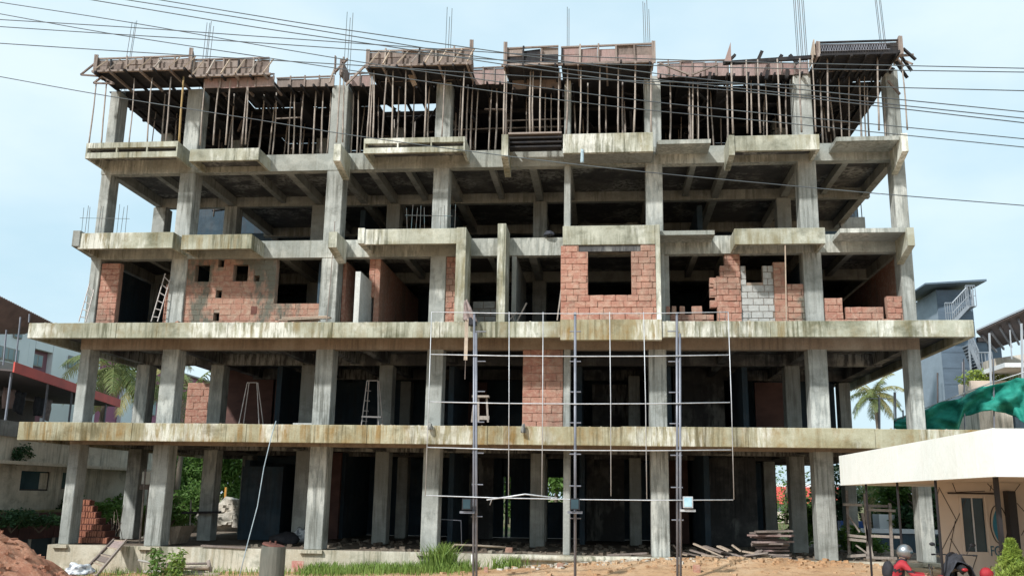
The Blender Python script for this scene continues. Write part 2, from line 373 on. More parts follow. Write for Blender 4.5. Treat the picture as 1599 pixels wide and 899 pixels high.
# column kickers (pads at each column foot, ground floor)
R2 = [(-17.68, 4), (-14.72, 4), (-11.15, 4), (-8.15, 4), (-2.42, 4), (6.72, 4), (1.17, 7), (-15.2, 9), (-8.45, 9), (-2.6, 9), (3.9, 9), (6.6, 9), (9.75, 9)]
zs = [(0, 3.3), (3.8, 6.5), (7.05, 9.70), (10.22, 12.84), (13.36, 16.0)]
for x, y in R2:
    for s, (a, b) in enumerate(zs):
        if s >= 2 and x == 9.75: continue
        if s >= 3 and x == -15.2: continue
        column(x, y, .52 if y < 5 else .45, .6, a, b, 'column_concrete' if y < 5 and abs(x) > 14 else 'concrete')
for s in range(2):
    for x in (-16.6, -12, 3.9, 9.75): column(x, 13.2, .45, .5, zs[s][0], zs[s][1], 'concrete')
# slabs
def slabbox(x0, x1, y0, y1, z0, z1, mat='soffit_concrete'): return part('floor_slab', mat, MB().box(x0, x1, y0, y1, z0, z1))
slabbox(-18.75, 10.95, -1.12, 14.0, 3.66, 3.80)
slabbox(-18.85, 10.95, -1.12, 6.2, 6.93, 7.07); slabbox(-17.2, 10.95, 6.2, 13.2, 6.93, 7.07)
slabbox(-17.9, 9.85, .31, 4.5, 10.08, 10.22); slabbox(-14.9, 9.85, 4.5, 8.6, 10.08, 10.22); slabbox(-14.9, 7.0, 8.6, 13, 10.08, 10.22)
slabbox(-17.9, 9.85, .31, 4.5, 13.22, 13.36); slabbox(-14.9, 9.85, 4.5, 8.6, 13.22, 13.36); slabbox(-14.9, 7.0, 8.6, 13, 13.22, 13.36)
# slab edges (fascias): levels one and two run round, in pours
def fascia(xs, y0, y1, z0, z1, mat):
    for a, b in zip(xs[:-1], xs[1:]):
        e = random.uniform(-.006, .006); m = MB().box(a+.004, b-.004, y0+e, y1, z0+random.uniform(-.006, .006), z1+random.uniform(-.012, .012))
        o = part('slab_edge', mat, m); bv = o.modifiers.new('b', 'BEVEL'); bv.width = .012; bv.segments = 1
fascia([-18.98, -15.1, -11.3, -7.4, -3.6, .5, 4.3, 8.0, 11.1], -1.3, -1.12, 3.30, 3.88, 'slab_edge_ochre')
fascia([-19.08, -16.0, -12.2, -8.7, -5.2, -1.36], -1.3, -1.12, 6.64, 7.15, 'slab_edge_pale')
fascia([1.78, 5.1, 8.3, 11.1], -1.3, -1.12, 6.64, 7.15, 'slab_edge_pale')
m = MB().box(-1.36, 1.78, -1.38, -1.10, 6.55, 7.19); part('slab_edge', 'slab_edge_ochre', m)
for x0, x1, z0, z1, ye, mt in ((-18.98, -18.8, 3.3, 3.88, 13.5, 'slab_edge_ochre'), (10.93, 11.1, 3.3, 3.88, 14, 'slab_edge_ochre'), (-19.08, -18.9, 6.64, 7.15, 6.2, 'slab_edge_pale'), (10.93, 11.1, 6.64, 7.15, 13.2, 'slab_edge_pale')):
    part('slab_edge', mt, MB().box(x0, x1, -1.115, ye, z0+.003, z1-.003))
# edge beams in line with the columns: one beam per bay
def beams(y0, y1, z0, z1, mat, xs, gapw):
    for a, b in zip(xs[:-1], xs[1:]):
        part('beam', mat, MB().box(a+.002, b-.002, y0, y1, z0, z1))
XB = [-17.93]+CX[1:4]+[1.71, 6.745, 9.90]
beams(-.015, .30, 3.25, 3.66, 'brown_beam_concrete', XB, 0)
beams(-.015, .30, 6.46, 6.93, 'brown_beam_concrete', XB, 0)
beams(-.02, .31, 9.64, 10.25, 'beam_concrete', XB, 0)
beams(-.02, .31, 12.79, 13.40, 'beam_concrete', XB, 0)
# cantilever stubs under the two lower slabs and cross beams running back from every column
for x in [CX[0], CX[1], -11.15, CX[2], CX[3], -8.15, -2.42, CX[4], CX[5], 4.2, CX[6], CX[7]]:
    for lv in range(4):
        z0 = SOF[lv]+.08; z1 = [3.66, 6.93, 10.08, 13.22][lv]
        yb = 13 if -15 < x < 7 else (8.6 if x > 7 and lv > 1 else 13 if lv < 2 and x > 0 else (6 if lv < 2 else 4.4))
        if lv == 0: yb = 13
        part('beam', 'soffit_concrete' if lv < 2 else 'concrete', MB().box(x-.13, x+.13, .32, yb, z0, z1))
for lv in range(4):
    z1 = [3.66, 6.93, 10.08, 13.22][lv]
    for y in (4.1, 8.4, 12.7):
        x0 = -17.9 if (y < 5 or lv == 0) else -15.0; x1 = 9.9 if y < 9 or lv < 2 else 7
        if lv == 0 and y > 5: x0 = -17.9
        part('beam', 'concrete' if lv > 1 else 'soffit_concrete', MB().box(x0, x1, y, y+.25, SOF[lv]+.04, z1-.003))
# diagonal-looking secondary beams in storey four ceiling
for x in (-16.2, -12.6, -6.9, -3.9, 3.1, 8.2):
    part('beam', 'concrete', MB().box(x-.1, x+.1, .32, 4.08, 12.95, 13.218)); part('beam', 'concrete', MB().box(x-.1, x+.1, .32, 4.08, 9.8, 10.078))

# ---------------- balconies and projecting slab edges of the upper levels
def balcony(x0, x1, yt, yb, mat='balcony_concrete', Y0=-1.2, ledge=False, slot=False, under=True):
    c = (x0+x1)/2; m_ = (yt+yb)/2
    X0, X1 = at(x0, m_, Y0)[0], at(x1, m_, Y0)[0]; Z0, Z1 = at(c, yb, Y0)[2], at(c, yt, Y0)[2]
    root = MB().box(X0+.1, X1-.1, Y0+.121, -.022, Z1-.22, Z1-.08)
    r = part('balcony', 'soffit_concrete' if mat != 'beam_concrete' else 'concrete', root)
    if slot:
        h = Z1-Z0
        m = MB().box(X0, X1, Y0, Y0+.12, Z0, Z0+h*.36); m.box(X0, X1, Y0, Y0+.12, Z0+h*.66, Z1)
        for t in (0, .33, .66, .985):
            xx = X0+(X1-X0)*t; m.box(xx, xx+.05, Y0+.004, Y0+.11, Z0+h*.36, Z0+h*.66)
        m.build('parapet', mat, r)
        MB().box(X0+.03, X1-.03, Y0+.3, Y0+.34, Z0+h*.2, Z0+h*.75).build('back_board', 'soffit_concrete', r)
    else:
        o = MB().box(X0, X1, Y0, Y0+.12, Z0, Z1).build('parapet', mat, r); bv = o.modifiers.new('b', 'BEVEL'); bv.width = .012; bv.segments = 1
    for xa, xb in ((X0, X0+.1), (X1-.1, X1)):
        MB().box(xa+.002, xb-.002, Y0+.12, -.021, Z0+.004, Z1-.01).build('side_wall', mat, r)
    return X0, X1, Z0, Z1
balcony(122, 270, 363, 388, 'slab_edge_pale'); balcony(283, 393, 366, 389, 'slab_edge_pale')
balcony(566, 722, 357, 381); balcony(1147, 1289, 356, 381)
balcony(134, 277, 222, 246, slot=True); balcony(296, 404, 232, 251); balcony(568, 726, 215, 238, slot=True)
balcony(1142, 1280, 211, 235)
def ledge(x0, x1, yt, yb, Y0=-1.0):
    c = (x0+x1)/2; m_ = (yt+yb)/2; X0, X1 = at(x0, m_, Y0)[0], at(x1, m_, Y0)[0]; Z1 = at(c, yt, Y0)[2]
    m = MB().box(X0, X1, Y0, -.021, Z1-.14, Z1); part('ledge', 'beam_concrete', m)
ledge(1028, 1116, 360, 368); ledge(1312, 1418, 356, 364, -1.1); ledge(1026, 1110, 218, 227); ledge(1306, 1404, 213, 221, -1.1)
# fins (cross walls ends that project)
def fin(x0, x1, yt, yb, Y0=-1.25, Y1=-.02, mat='balcony_concrete', slope=.0):
    c = (x0+x1)/2; m_ = (yt+yb)/2; X0, X1 = at(x0, m_, Y0)[0], at(x1, m_, Y0)[0]; Z0, Z1 = at(c, yb, Y0)[2], at(c, yt, Y0)[2]
    m = MB().prism([(Y0, Z0), (Y0, Z1), (Y1, Z1), (Y1, Z0-slope)], 'x', X0, X1); return part('fin_wall', mat, m)
fin(513, 526, 362, 386, slope=.25); fin(559, 569, 356, 380); fin(521, 532, 225, 251, slope=.25); fin(783, 793, 210, 244, slope=.3)
fin(1138, 1147, 211, 242, slope=.1); fin(1408, 1418, 208, 236, slope=.35); fin(1417, 1428, 355, 383, slope=.3); fin(113, 124, 360, 384, mat='concrete', slope=.1)
fin(711, 726, 355, 502); fin(776, 789, 349, 502)
# protruding room front in the middle: storey three wall with parapet above, level five box above it
m = MB(); X0, X1 = -1.30, 1.66
def midfascia(yt, yb, mat, x1=1.64, x0=-1.30, Y0=-1.26):
    m = MB().box(x0, x1, Y0, Y0+.14, at(950, yb, Y0)[2], at(950, yt, Y0)[2]); o = part('parapet', mat, m); bv = o.modifiers.new('b', 'BEVEL'); bv.width = .012; bv.segments = 1
midfascia(352, 382, 'balcony_concrete'); midfascia(208, 238, 'balcony_concrete')
part('floor_slab', 'concrete', MB().box(-1.28, 1.62, -1.11, -.021, 12.82, 12.95)); part('floor_slab', 'concrete', MB().box(-1.28, 1.62, -1.11, -.021, 9.7, 9.83))
for z0, z1 in ((12.8, 13.4), (9.66, 10.28)):
    for x in (-1.30, 1.52): part('side_wall', 'concrete', MB().box(x+.002, x+.118, -1.118, -.022, z0+.03, z1-.02))
part('fin_wall', 'balcony_concrete', MB().box(1.645, 1.79, -1.3, -.022, 7.07, 10.28))

# ---------------- brick walls
def brick_meshes(n, seed, mat, amp=.03, bev=.035):
    out_ = []; r = random.Random(seed)
    for i in range(n):
        bm = bmesh.new(); bmesh.ops.create_cube(bm, size=1)
        bmesh.ops.bevel(bm, geom=list(bm.edges), offset=bev, segments=1, affect='EDGES')
        for v in bm.verts: v.co += Vector((r.uniform(-amp, amp)*.6, r.uniform(-amp, amp), r.uniform(-amp, amp)))
        me = bpy.data.meshes.new('brick'); bm.to_mesh(me); bm.free(); me.materials.append(MATS[mat]); out_.append(me)
    return out_
BR = {k_: brick_meshes(6, i, k_, a, b) for i, (k_, a, b) in enumerate((('laterite', .035, .06), ('laterite_stained', .02, .03), ('block', .008, .02)))}
NBR = 0; BRICKS = []
def wall(x0, x1, z0, z1, y0, th, holes=(), mat='laterite', mortar='mortar', bw=.40, bh=.205, skip=None, parent=None, proud=.02, gap=.010, name='laterite_wall', bricks=True, top=None, rec=.03):
    """masonry wall facing -Y: mortar core with every block a sub-part; holes are (x0,x1,z0,z1)"""
    global NBR
    xs = sorted(set([x0, x1]+[min(max(h[i], x0), x1) for h in holes for i in (0, 1)])); zz = sorted(set([z0, z1]+[min(max(h[i], z0), z1) for h in holes for i in (2, 3)]))
    m = MB()
    for a, b in zip(xs[:-1], xs[1:]):
        run = None
        for c_, d_ in zip(zz[:-1], zz[1:]):
            mx_, mz_ = (a+b)/2, (c_+d_)/2
            if any(h[0] < mx_ < h[1] and h[2] < mz_ < h[3] for h in holes): continue
            m.box(a, b, y0+rec, y0+th, c_, d_)
    W = m.build(name, mortar, parent or BLD)
    if not bricks: return W
    n = max(1, round((z1-z0)/bh)); h_ = (z1-z0)/n; o_ = org(W)
    for r in range(n):
        za, zb = z0+r*h_, z0+(r+1)*h_; zc = (za+zb)/2
        x = x0 - (bw*.5 if r % 2 else 0)
        while x < x1:
            bwi = bw*random.uniform(.85, 1.12); a, b = max(x, x0), min(x+bwi, x1); x += bwi
            if b-a < .07: continue
            segs = [(a, b)]
            for h in holes:
                if h[2]+.02 < zc < h[3]-.02 or (h[2] < zb-.08 and h[3] > za+.08):
                    ns_ = []
                    for s0, s1 in segs:
                        if h[1] <= s0 or h[0] >= s1: ns_.append((s0, s1))
                        else:
                            if h[0]-s0 > .07: ns_.append((s0, h[0]))
                            if s1-h[1] > .07: ns_.append((h[1], s1))
                    segs = ns_
            for s0, s1 in segs:
                c_ = Vector(((s0+s1)/2, y0+.07-random.uniform(0, proud), zc)); sc_ = (s1-s0-gap, .14, h_-gap)
                BRICKS.append((sc_[0]*sc_[2]/(c_-Vector(CAM)).length**2, 'block' if 'block' in name else 'brick', random.choice(BR[mat]), W, c_, sc_, mat))
    return W
def H(x0, x1, yt, yb, Y): # hole from photo rectangle
    c = (x0+x1)/2; m_ = (yt+yb)/2; return (at(x0, m_, Y)[0], at(x1, m_, Y)[0], at(c, yb, Y)[2], at(c, yt, Y)[2])
# storey three, left to right
z0_, z1_ = 7.07, 9.64
wall(xat(152, .05, 8), xat(181, .05, 8), 7.07, 9.52, .05, .25, proud=.01)
wall(xat(256, .05, 8), CX[1]-.28, 7.07, 8.75, .05, .25, proud=.01)
Yw = .10
holes = [H(304, 327, 412, 441, Yw), H(364, 387, 412, 441, Yw), H(430, 502, 403, 475, Yw), H(341, 350, 404, 417, Yw), H(337, 346, 453, 465, Yw), H(333, 342, 488, 502, Yw), H(396, 405, 430, 441, Yw)]
wall(CX[1]+.28, CX[2]-.29, 7.07, 9.64, Yw, .3, holes, 'laterite_stained', 'mortar_grey', proud=.006, gap=.008, rec=.014)
part('niche_shade', 'clay_dark', MB().box(xat(391, .09, 7.6), xat(400, .09, 7.6), .085, .1, at(395, 490, .1)[2], at(395, 478, .1)[2]))  # dark plate painted in as the shade of a shallow recess
hh = H(918, 986, 385, 461, -1.26)
wall(-1.36, 1.645, 7.19, 9.62, -1.26, .25, [(hh[0], hh[1], hh[2], 9.42), (hh[0]-.3, hh[1]+.3, 9.42, 9.62)], 'laterite', proud=.03)
part('lintel', 'soffit_concrete', MB().box(hh[0]-.32, hh[1]+.32, -1.20, -1.02, 9.44, 9.64))
part('side_wall', 'dark_shade_concrete', MB().box(-1.35, -1.2, -1.0, .0, 7.1, 9.62))
# right of column five: stepped laterite wall
Yr = .06
a0 = CX[5]+.28
wall(a0+.17, xat(1114, Yr, 8), 7.07, 7.62, Yr, .25, proud=.03)
xr0, xr1 = xat(1119, Yr, 8.5), xat(1157, Yr, 8.5)
wall(xr0, xr1, 7.07, 9.64, Yr, .25, [(xr0, xr0+.28, 9.2, 9.7), (xr0, xr0+.12, 8.9, 9.2)], proud=.03)
m = MB().box(a0, a0+.165, .1, .35, 7.07, 9.64); part('pier', 'concrete', m)
# teeth of the broken edge
W = wall(xr0-.22, xr0, 7.85, 8.85, Yr+.02, .2, [(xr0-.3, xr0-.05, 8.1, 8.2), (xr0-.3, xr0-.1, 8.5, 8.55)], proud=.02, bw=.22)
# loose blocks standing on the sill (each lies loose: a thing)
for i, (xa, xb, t) in enumerate(((1040, 1046, 465), (1049, 1056, 465), (1061, 1069, 464), (1080, 1096, 466))):
    xx0, xx1 = xat(xa, .12, 7.8), xat(xb, .12, 7.8)
    o = bpy.data.objects.new('laterite_block', random.choice(BR['laterite'])); col.objects.link(o); o.location = ((xx0+xx1)/2, .16, 7.62+.145); o.scale = (xx1-xx0, .2, .27); o.rotation_euler = (0, random.uniform(-.05, .05), 0)
    tag(o, ['narrow red laterite block on the low sill, closest to the fifth column', 'red laterite block on the sill, second of the two close together', 'upright red laterite block alone in the middle of the low sill', 'wide red laterite block lying on the low sill near the broken wall end'][i], 'block', 'loose laterite blocks on the low wall')
# white block wall with notch
xb0, xb1 = xat(1157, .14, 8.2), xat(1209, .14, 8.2)
nb = H(1164, 1190, 380, 441, .14)
wall(xb0+.005, xb1, 7.07, 9.25, .12, .2, [(nb[0], nb[1], nb[2], 9.3)], 'block', 'mortar_grey', proud=.004, gap=.02, bw=.36, bh=.22, name='block_wall')
wall(xat(1210, .05, 8), xat(1230, .05, 8), 7.07, 9.35, .05, .25, mat='laterite_stained', proud=.02)
wall(xat(1230, .05, 8), CX[6]-.295, 7.07, 8.62, .06, .25, mat='laterite_stained', proud=.02, gap=.02)
# last bay: low stepped wall
q0 = CX[6]+.3; q1 = CX[7]-.2
wall(q0, q1, 7.07, 7.45, .08, .25, proud=.03)
wall(q0, xat(1316, .08, 7.8), 7.45, 8.15, .08, .25, proud=.03); wall(xat(1321, .08, 7.6), xat(1380, .08, 7.6), 7.452, 7.85, .08, .25, proud=.03); wall(xat(1385, .08, 8), q1, 7.452, 8.2, .08, .25, proud=.03)
# interior walls of storey three seen through the openings
def sidewall(x, y0, y1, z0, z1, th=.2, mat='laterite', name='laterite_wall'): return part(name, mat, MB().box(x, x+th, y0, y1, z0, z1))
sidewall(CX[2]+.30, .64, 4.0, 7.07, 9.64, .12, 'laterite')
xm = xat(576, 0, 8)
wall(xat(574, .3, 8), xat(583, .3, 8), 8.3, 9.64, .3, .2)
sidewall(xat(583, .3, 8)+.004, .3, 7.0, 7.07, 9.64, .18, 'laterite')
m = MB().box(at(553, 470, -1.2)[0], at(561, 470, -1.2)[0], -1.2, 2.4, 7.07, at(556, 424, -1.2)[2]); part('low_wall', 'block_white', m)
wall(CX[3]+.275, xat(713, .05, 8), 7.07, 9.64, .06, .25, bw=.24)
wall(xat(738, 1.5, 8), xat(776, 1.5, 8), 7.07, 8.4, 1.5, .2, mat='block', mortar='mortar_grey', name='block_wall', bw=.4, bh=.27, gap=.03)
sidewall(xat(800, .3, 8), 0, 4, 7.07, 9.64, .15, 'concrete', 'side_wall')
# storey two: laterite pier left of the slim column, lit laterite wall deep at the left
wall(xat(816, .05, 5.2), xat(879, .05, 5.2), 3.86, 6.46, .05, .25, proud=.012, bw=.52, bh=.26)
wall(xat(289, 9.0, 5), xat(333, 9.0, 5), 3.8, 6.4, 9.0, .25, bricks=True, bw=.6, bh=.3)
for nm_ in ('brick', 'block'):
    lst = sorted([b for b in BRICKS if b[1] == nm_], key=lambda b: -b[0])
    for b in lst[:298]:
        o = bpy.data.objects.new(nm_, b[2]); col.objects.link(o); o.parent = b[3]; o.location = b[4]-org(b[3]); o.scale = b[5]
    rest = lst[298:]
    if rest:
        V = []; Fc = []; mi = []; mats_ = sorted(set(b[6] for b in rest))
        for b in rest:
            k0 = len(V); V += [(v.co.x*b[5][0]+b[4].x+4, v.co.y*b[5][1]+b[4].y, v.co.z*b[5][2]+b[4].z+.5) for v in b[2].vertices]
            for p_ in b[2].polygons: Fc.append(tuple(k0+i for i in p_.vertices)); mi.append(mats_.index(b[6]))
        me = bpy.data.meshes.new('small_bricks'); me.from_pydata(V, [], Fc); [me.materials.append(MATS[q]) for q in mats_]; me.polygons.foreach_set('material_index', mi)
        o = bpy.data.objects.new('small_bricks', me); col.objects.link(o); o.parent = BLD; o['kind'] = 'stuff'
    print('BR', nm_, len(lst))
# ---------------- back and cross walls added to block light and close the dark interior
def bw_(px0, px1, Y, z0, z1, zref, mat='dark_shade_concrete', name='back_wall'):
    part(name, mat, MB().box(xat(px0, Y, zref), xat(px1, Y, zref), Y, Y+.2, z0, z1))
# ground floor
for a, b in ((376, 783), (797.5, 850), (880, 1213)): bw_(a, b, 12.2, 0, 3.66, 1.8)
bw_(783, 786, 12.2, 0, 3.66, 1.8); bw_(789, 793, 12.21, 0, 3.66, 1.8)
part('back_wall', 'dark_shade_concrete', MB().box(xat(783, 12.2, 1.8), xat(797.5, 12.2, 1.8), 12.2, 12.4, 2.62, 3.66)); part('back_wall', 'dark_shade_concrete', MB().box(xat(850, 12.2, 2), xat(880, 12.2, 2), 12.2, 12.4, 2.62, 3.66)); part('back_wall', 'dark_shade_concrete', MB().box(xat(850, 12.2, 1), xat(880, 12.2, 1), 12.21, 12.4, 0, 1.55))
part('back_wall', 'dark_shade_concrete', MB().box(xat(376, 5.5, 1.8), xat(440, 5.5, 1.8), 5.5, 5.7, .0, 2.75))
part('cross_wall', 'dark_shade_concrete', MB().box(xat(376, 5.5, 1.8), xat(376, 5.5, 1.8)+.2, 5.72, 12.2, 0, 3.0))
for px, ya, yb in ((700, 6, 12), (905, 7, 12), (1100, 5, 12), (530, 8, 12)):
    xx = xat(px, ya, 1.8); part('cross_wall', 'dark_shade_concrete', MB().box(xx, xx+.2, ya, yb, 0, 3.4))
# storey two
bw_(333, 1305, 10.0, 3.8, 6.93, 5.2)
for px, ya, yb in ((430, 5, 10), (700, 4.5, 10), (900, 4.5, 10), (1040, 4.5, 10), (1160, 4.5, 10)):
    xx = xat(px, ya, 5.2); part('cross_wall', 'dark_shade_concrete', MB().box(xx, xx+.2, ya, yb, 3.8, 6.6))
for px0, px1, Y, zt, mt in ((338, 424, 8.6, 6.9, 'shaded_laterite'), (428, 484, 7.9, 6.4, 'shaded_laterite'), (1052, 1132, 7.6, 6.9, 'soffit_concrete'), (700, 760, 8.4, 6.4, 'shaded_laterite'), (925, 1000, 9.0, 6.4, 'soffit_concrete'), (1180, 1225, 8.2, 6.4, 'shaded_laterite')): bw_(px0, px1, Y, 3.8, zt, 5.2, mt)  # dark wall colours stand in for shade deep inside the rooms
for px0, px1, Y, zt, mt in ((500, 530, 7.5, 3.4, 'shaded_laterite'), (700, 770, 10.2, 3.4, 'soffit_concrete'), (1100, 1182, 8.2, 3.4, 'soffit_concrete'), (905, 975, 10.4, 3.4, 'soffit_concrete'), (1040, 1075, 9.6, 3.4, 'shaded_laterite')): bw_(px0, px1, Y, 0, zt, 1.8, mt)
for px0, px1, pt, pb, Y in ((1098, 1106, 603, 612, 7.58), (1098, 1106, 645, 654, 7.58)):
    part('niche_shade', 'black_paint', MB().box(xat(px0, Y, 5), xat(px1, Y, 5), Y-.012, Y-.002, at(px0, pb, Y)[2], at(px0, pt, Y)[2]))  # black plates stand in for the shade inside small wall holes
# storey three
part('back_wall', 'dark_shade_concrete', MB().box(-17.9, 9.9, 8.2, 8.4, 7.07, 10.08)); part('side_wall', 'dark_shade_concrete', MB().box(-17.9, -17.7, .7, 4.2, 7.07, 9.65))
part('side_wall', 'laterite', MB().box(9.62, 9.8, .66, 8.2, 7.07, 9.65)); part('back_wall', 'dark_shade_concrete', MB().box(-17.7, -14.9, 4.2, 4.4, 7.07, 9.65))
for x in (-14.6, -9.9, 1.6, 6.6, 4.1): part('cross_wall', 'dark_shade_concrete', MB().box(x, x+.15, .66 if x != 4.1 else 1.2, 8.2, 7.07, 9.65))
# storey four
bw_(372, 1290, 9.2, 10.22, 13.22, 11.3); 
for px, ya, yb in ((700, 5, 9), (1090, 5, 9), (560, 5, 9)):
    xx = xat(px, ya, 11.3); part('cross_wall', 'dark_shade_concrete', MB().box(xx, xx+.2, ya, yb, 10.22, 12.9))
part('parapet', 'concrete', MB().box(xat(1318, 7.6, 10.6), xat(1357, 7.6, 10.6), 7.6, 7.8, 10.22, at(1335, 339, 7.6)[2]))
part('back_wall', 'white_wall', MB().box(xat(262, 6, 10.6), xat(276, 6, 10.6), 6, 6.2, 10.22, 11.3))
# storey five back: wall added to block light behind the props and beams
bw_(300, 1340, 11.5, 13.36, 16.2, 14.5)
# ceiling whitish patches (lime bloom): thin plaster spots under slab four
# ---------------- rebars
def bars(px, n, ybot, ytop, sp=.09, Y=.3, dx=0, r=.011):
    for i in range(n):
        x = xat(px, Y, 16.5)+(i-(n-1)/2)*sp; zt = at(px, ytop+random.uniform(-2, 14 if i % 2 else 3), Y)[2]
        m = MB().tube([(x, Y+.06*(i % 2), 15.9), (x+dx*.5, Y+.06*(i % 2), (15.9+zt)/2), (x+dx, Y+.06*(i % 2), zt)], r, 5, False); part('rebar', 'rebar_steel', m)
bars(194, 3, 90, 33, .09, .3, .13); bars(317, 4, 90, 34, .08, .3, .07); bars(541, 3, 90, 18, .11, .3, .0); bars(698, 3, 70, 13, .09, .3, .02)
bars(887, 2, 70, 10, .06, .3, 0); bars(1012, 4, 70, 2, .07, .3, -.04); bars(1254, 6, 90, -6, .07, .3, -.03, .012); bars(1383, 4, 66, -10, .07, .3, -.1)
def shortbars(pxs, Z0, yt, Y, r=.009, cross=None):
    zt = at(sum(pxs)/len(pxs), yt, Y)[2]
    for p in pxs:
        x = xat(p, Y, Z0); part('rebar', 'rebar_steel', MB().tube([(x, Y, Z0-.05), (x+random.uniform(-.06, .06), Y, zt+random.uniform(-.06, .06))], r, 5, False))
    if cross: part('rebar', 'rebar_steel', MB().tube([(xat(cross[0], Y, Z0), Y-.02, (Z0+zt)/2+.1), (xat(cross[1], Y, Z0), Y-.02, (Z0+zt)/2+.05)], r, 5, False))
shortbars([127, 132, 137, 152, 157, 182, 188, 195], 10.27, 322, -.9, cross=(122, 200))
shortbars([636, 642, 649, 656, 663, 688, 695, 703, 710], 10.28, 322, -1.0, cross=(632, 706))
shortbars([1340, 1346, 1352], 11.1, 312, 7.7, .02)
shortbars([1124, 1131, 1160, 1170], 7.1, 487, -.6)
# timber planks stacked in the gap of level five (dark stack)
for i in range(4):
    za = at(835, 208+i*6.5, -.9)[2]
    m = MB().box(xat(796-i*2+random.uniform(-3, 3), -.9, 13.6), xat(880+random.uniform(-2, 0), -.9, 13.6)-.05, -1.0+.03*i, -.5, za-.055, za)
    o = m.build('shuttering_board', 'plywood_dark' if i else 'board_wood'); rebase(o, (-2.5, -.8, za-.03))
    tag(o, ['reddish brown board on top of the dark stack left of the white parapet box', 'dark board second from top in the stack on level five', 'dark board third from top in the stack on level five', 'lowest dark board of the stack on level five'][i], 'board', 'stacked shuttering boards on level five')
# small plaster/paint marks on the plinth
part('red_patch', 'red_faded', MB().box(at(455, 885, -.13)[0], at(474, 885, -.13)[0], -.135, -.118, at(465, 899, -.13)[2]-.1, at(465, 875, -.13)[2]))
# ================================================================== FORMWORK ON TOP
def wood(mb, name, mat, parent): return mb.build(name, mat, parent)
def formbox(x0, x1, yt, yb, label, Y0=-1.25, mat='board_wood', npan=5, brace=True, ends=(None, None), slant=0, batt='board_wood', deck=True):
    c = (x0+x1)/2; m_ = (yt+yb)/2; X0, X1 = at(x0, m_, Y0)[0], at(x1, m_, Y0)[0]; Z0, Z1 = at(c, yb, Y0)[2], at(c, yt, Y0)[2]
    E = empty('edge_formwork', ((X0+X1)/2, Y0, Z0), label, 'formwork', 'timber formwork sections along the roof edge')
    for i in range(npan):
        a = X0+(X1-X0)*i/npan; b = X0+(X1-X0)*(i+1)/npan
        e0, e1 = random.uniform(0, .03), random.uniform(-.03, .07); t_ = random.uniform(-.03, .05)
        zm = Z0+(Z1-Z0)*random.uniform(.4, .6)
        MB().box(a+.006, b-.006, Y0+random.uniform(0, .02), Y0+.045, Z0+e0, zm-.006).build('side_board', mat, E)
        MB().add([(a+.006, Y0+t_, zm+.006), (b-.006, Y0+t_, zm+.006), (b-.006, Y0+.045+t_, zm), (a+.006, Y0+.045+t_, zm), (a+.006, Y0+t_, Z1-e1), (b-.006, Y0+t_, Z1-random.uniform(-.02, .08)), (b-.006, Y0+.05, Z1-e1), (a+.006, Y0+.05, Z1-e1)], [(0, 1, 2, 3), (4, 5, 6, 7), (0, 1, 5, 4), (1, 2, 6, 5), (2, 3, 7, 6), (3, 0, 4, 7)]).build('side_board', random.choice([mat, mat, 'board_wood']), E)
        MB().bar((a+.02, Y0-.04, Z0-.02), (a+.02+random.uniform(-.03, .03), Y0-.04, Z1+random.uniform(-.06, .1)), .055, .05, up=(0, 1, 0)).build('batten', random.choice([batt, 'prop_wood', 'plywood_dark']), E)
    MB().bar((X0, Y0-.01, Z1+.015), (X1, Y0-.01, Z1+.02+random.uniform(-.03, .03)), .07, .05).build('top_rail', batt, E)
    MB().bar((X0-.1, Y0-.02, Z0-.03), (X1+.1, Y0-.02, Z0-.03), .1, .07).build('bottom_rail', batt, E)
    if deck:
        n = 5
        for i in range(n):
            ya = Y0+.05+(0-Y0+.2)*i/n; MB().box(X0+.01, X1-.01, ya, ya+(.2-Y0)/n-.015, Z0-.02, Z0+.01).build('deck_board', 'plywood_dark', E)
        k_ = int((X1-X0)/.5)
        for i in range(k_+1):
            a = X0+.1+(X1-X0-.2)*i/k_; ln = random.uniform(.1, .32)
            MB().bar((a, Y0-ln, Z0-.10+random.uniform(-.02, .02)), (a+random.uniform(-.05, .05), .3, Z0-.09), .06, .09).build('joist', 'board_wood' if i % 2 and mat != 'plywood_dark' else 'plywood_dark', E)
            if brace:
                s_ = random.uniform(.12, .3)
                MB().bar((a+.05, Y0-.30, Z0-.08), (a+.05+s_, Y0-.06, Z1-random.uniform(0, .08)), .065, .04).build('brace', random.choice(['pale_wood', 'pale_wood', 'prop_wood']), E)
    for e, X in ((ends[0], X0), (ends[1], X1)):
        if e:
            MB().prism([(Y0-.1, Z0-.12), (Y0-.12, Z1+e), (Y0+.1, Z1+e-.03), (Y0+.55, Z0+.12), (Y0+.55, Z0-.1)], 'x', X-.03, X+.03).build('end_board', 'board_wood', E)
            MB().bar((X+.05, Y0-.08, Z0-.1), (X+.05, Y0-.08, Z1+e), .09, .05, up=(0, 1, 0)).build('end_post', 'board_wood', E)
    return E, X0, X1, Z0, Z1
formbox(150, 297, 91, 109, 'weathered plank edge formwork with leaning braces at the far left roof corner', ends=(.14, .28), mat='board_wood', npan=6)
formbox(302, 420, 93, 117, 'timber edge formwork left of the second rooftop gap, pale braces leaning on it', ends=(None, None), mat='board_wood', npan=5)
formbox(574, 735, 79, 101, 'raised brown box formwork over the left middle balcony, tall post at its right end', ends=(.05, .28), mat='board_wood', npan=6)
formbox(876, 1019, 73, 98, 'pink faced panel formwork high over the middle window bay', ends=(None, .1), mat='plywood_pink', npan=5, brace=False)
formbox(788, 872, 76, 100, 'open formwork of loose dark planks with pale post at its left end', ends=(.22, None), mat='plywood_dark', npan=3, brace=False)
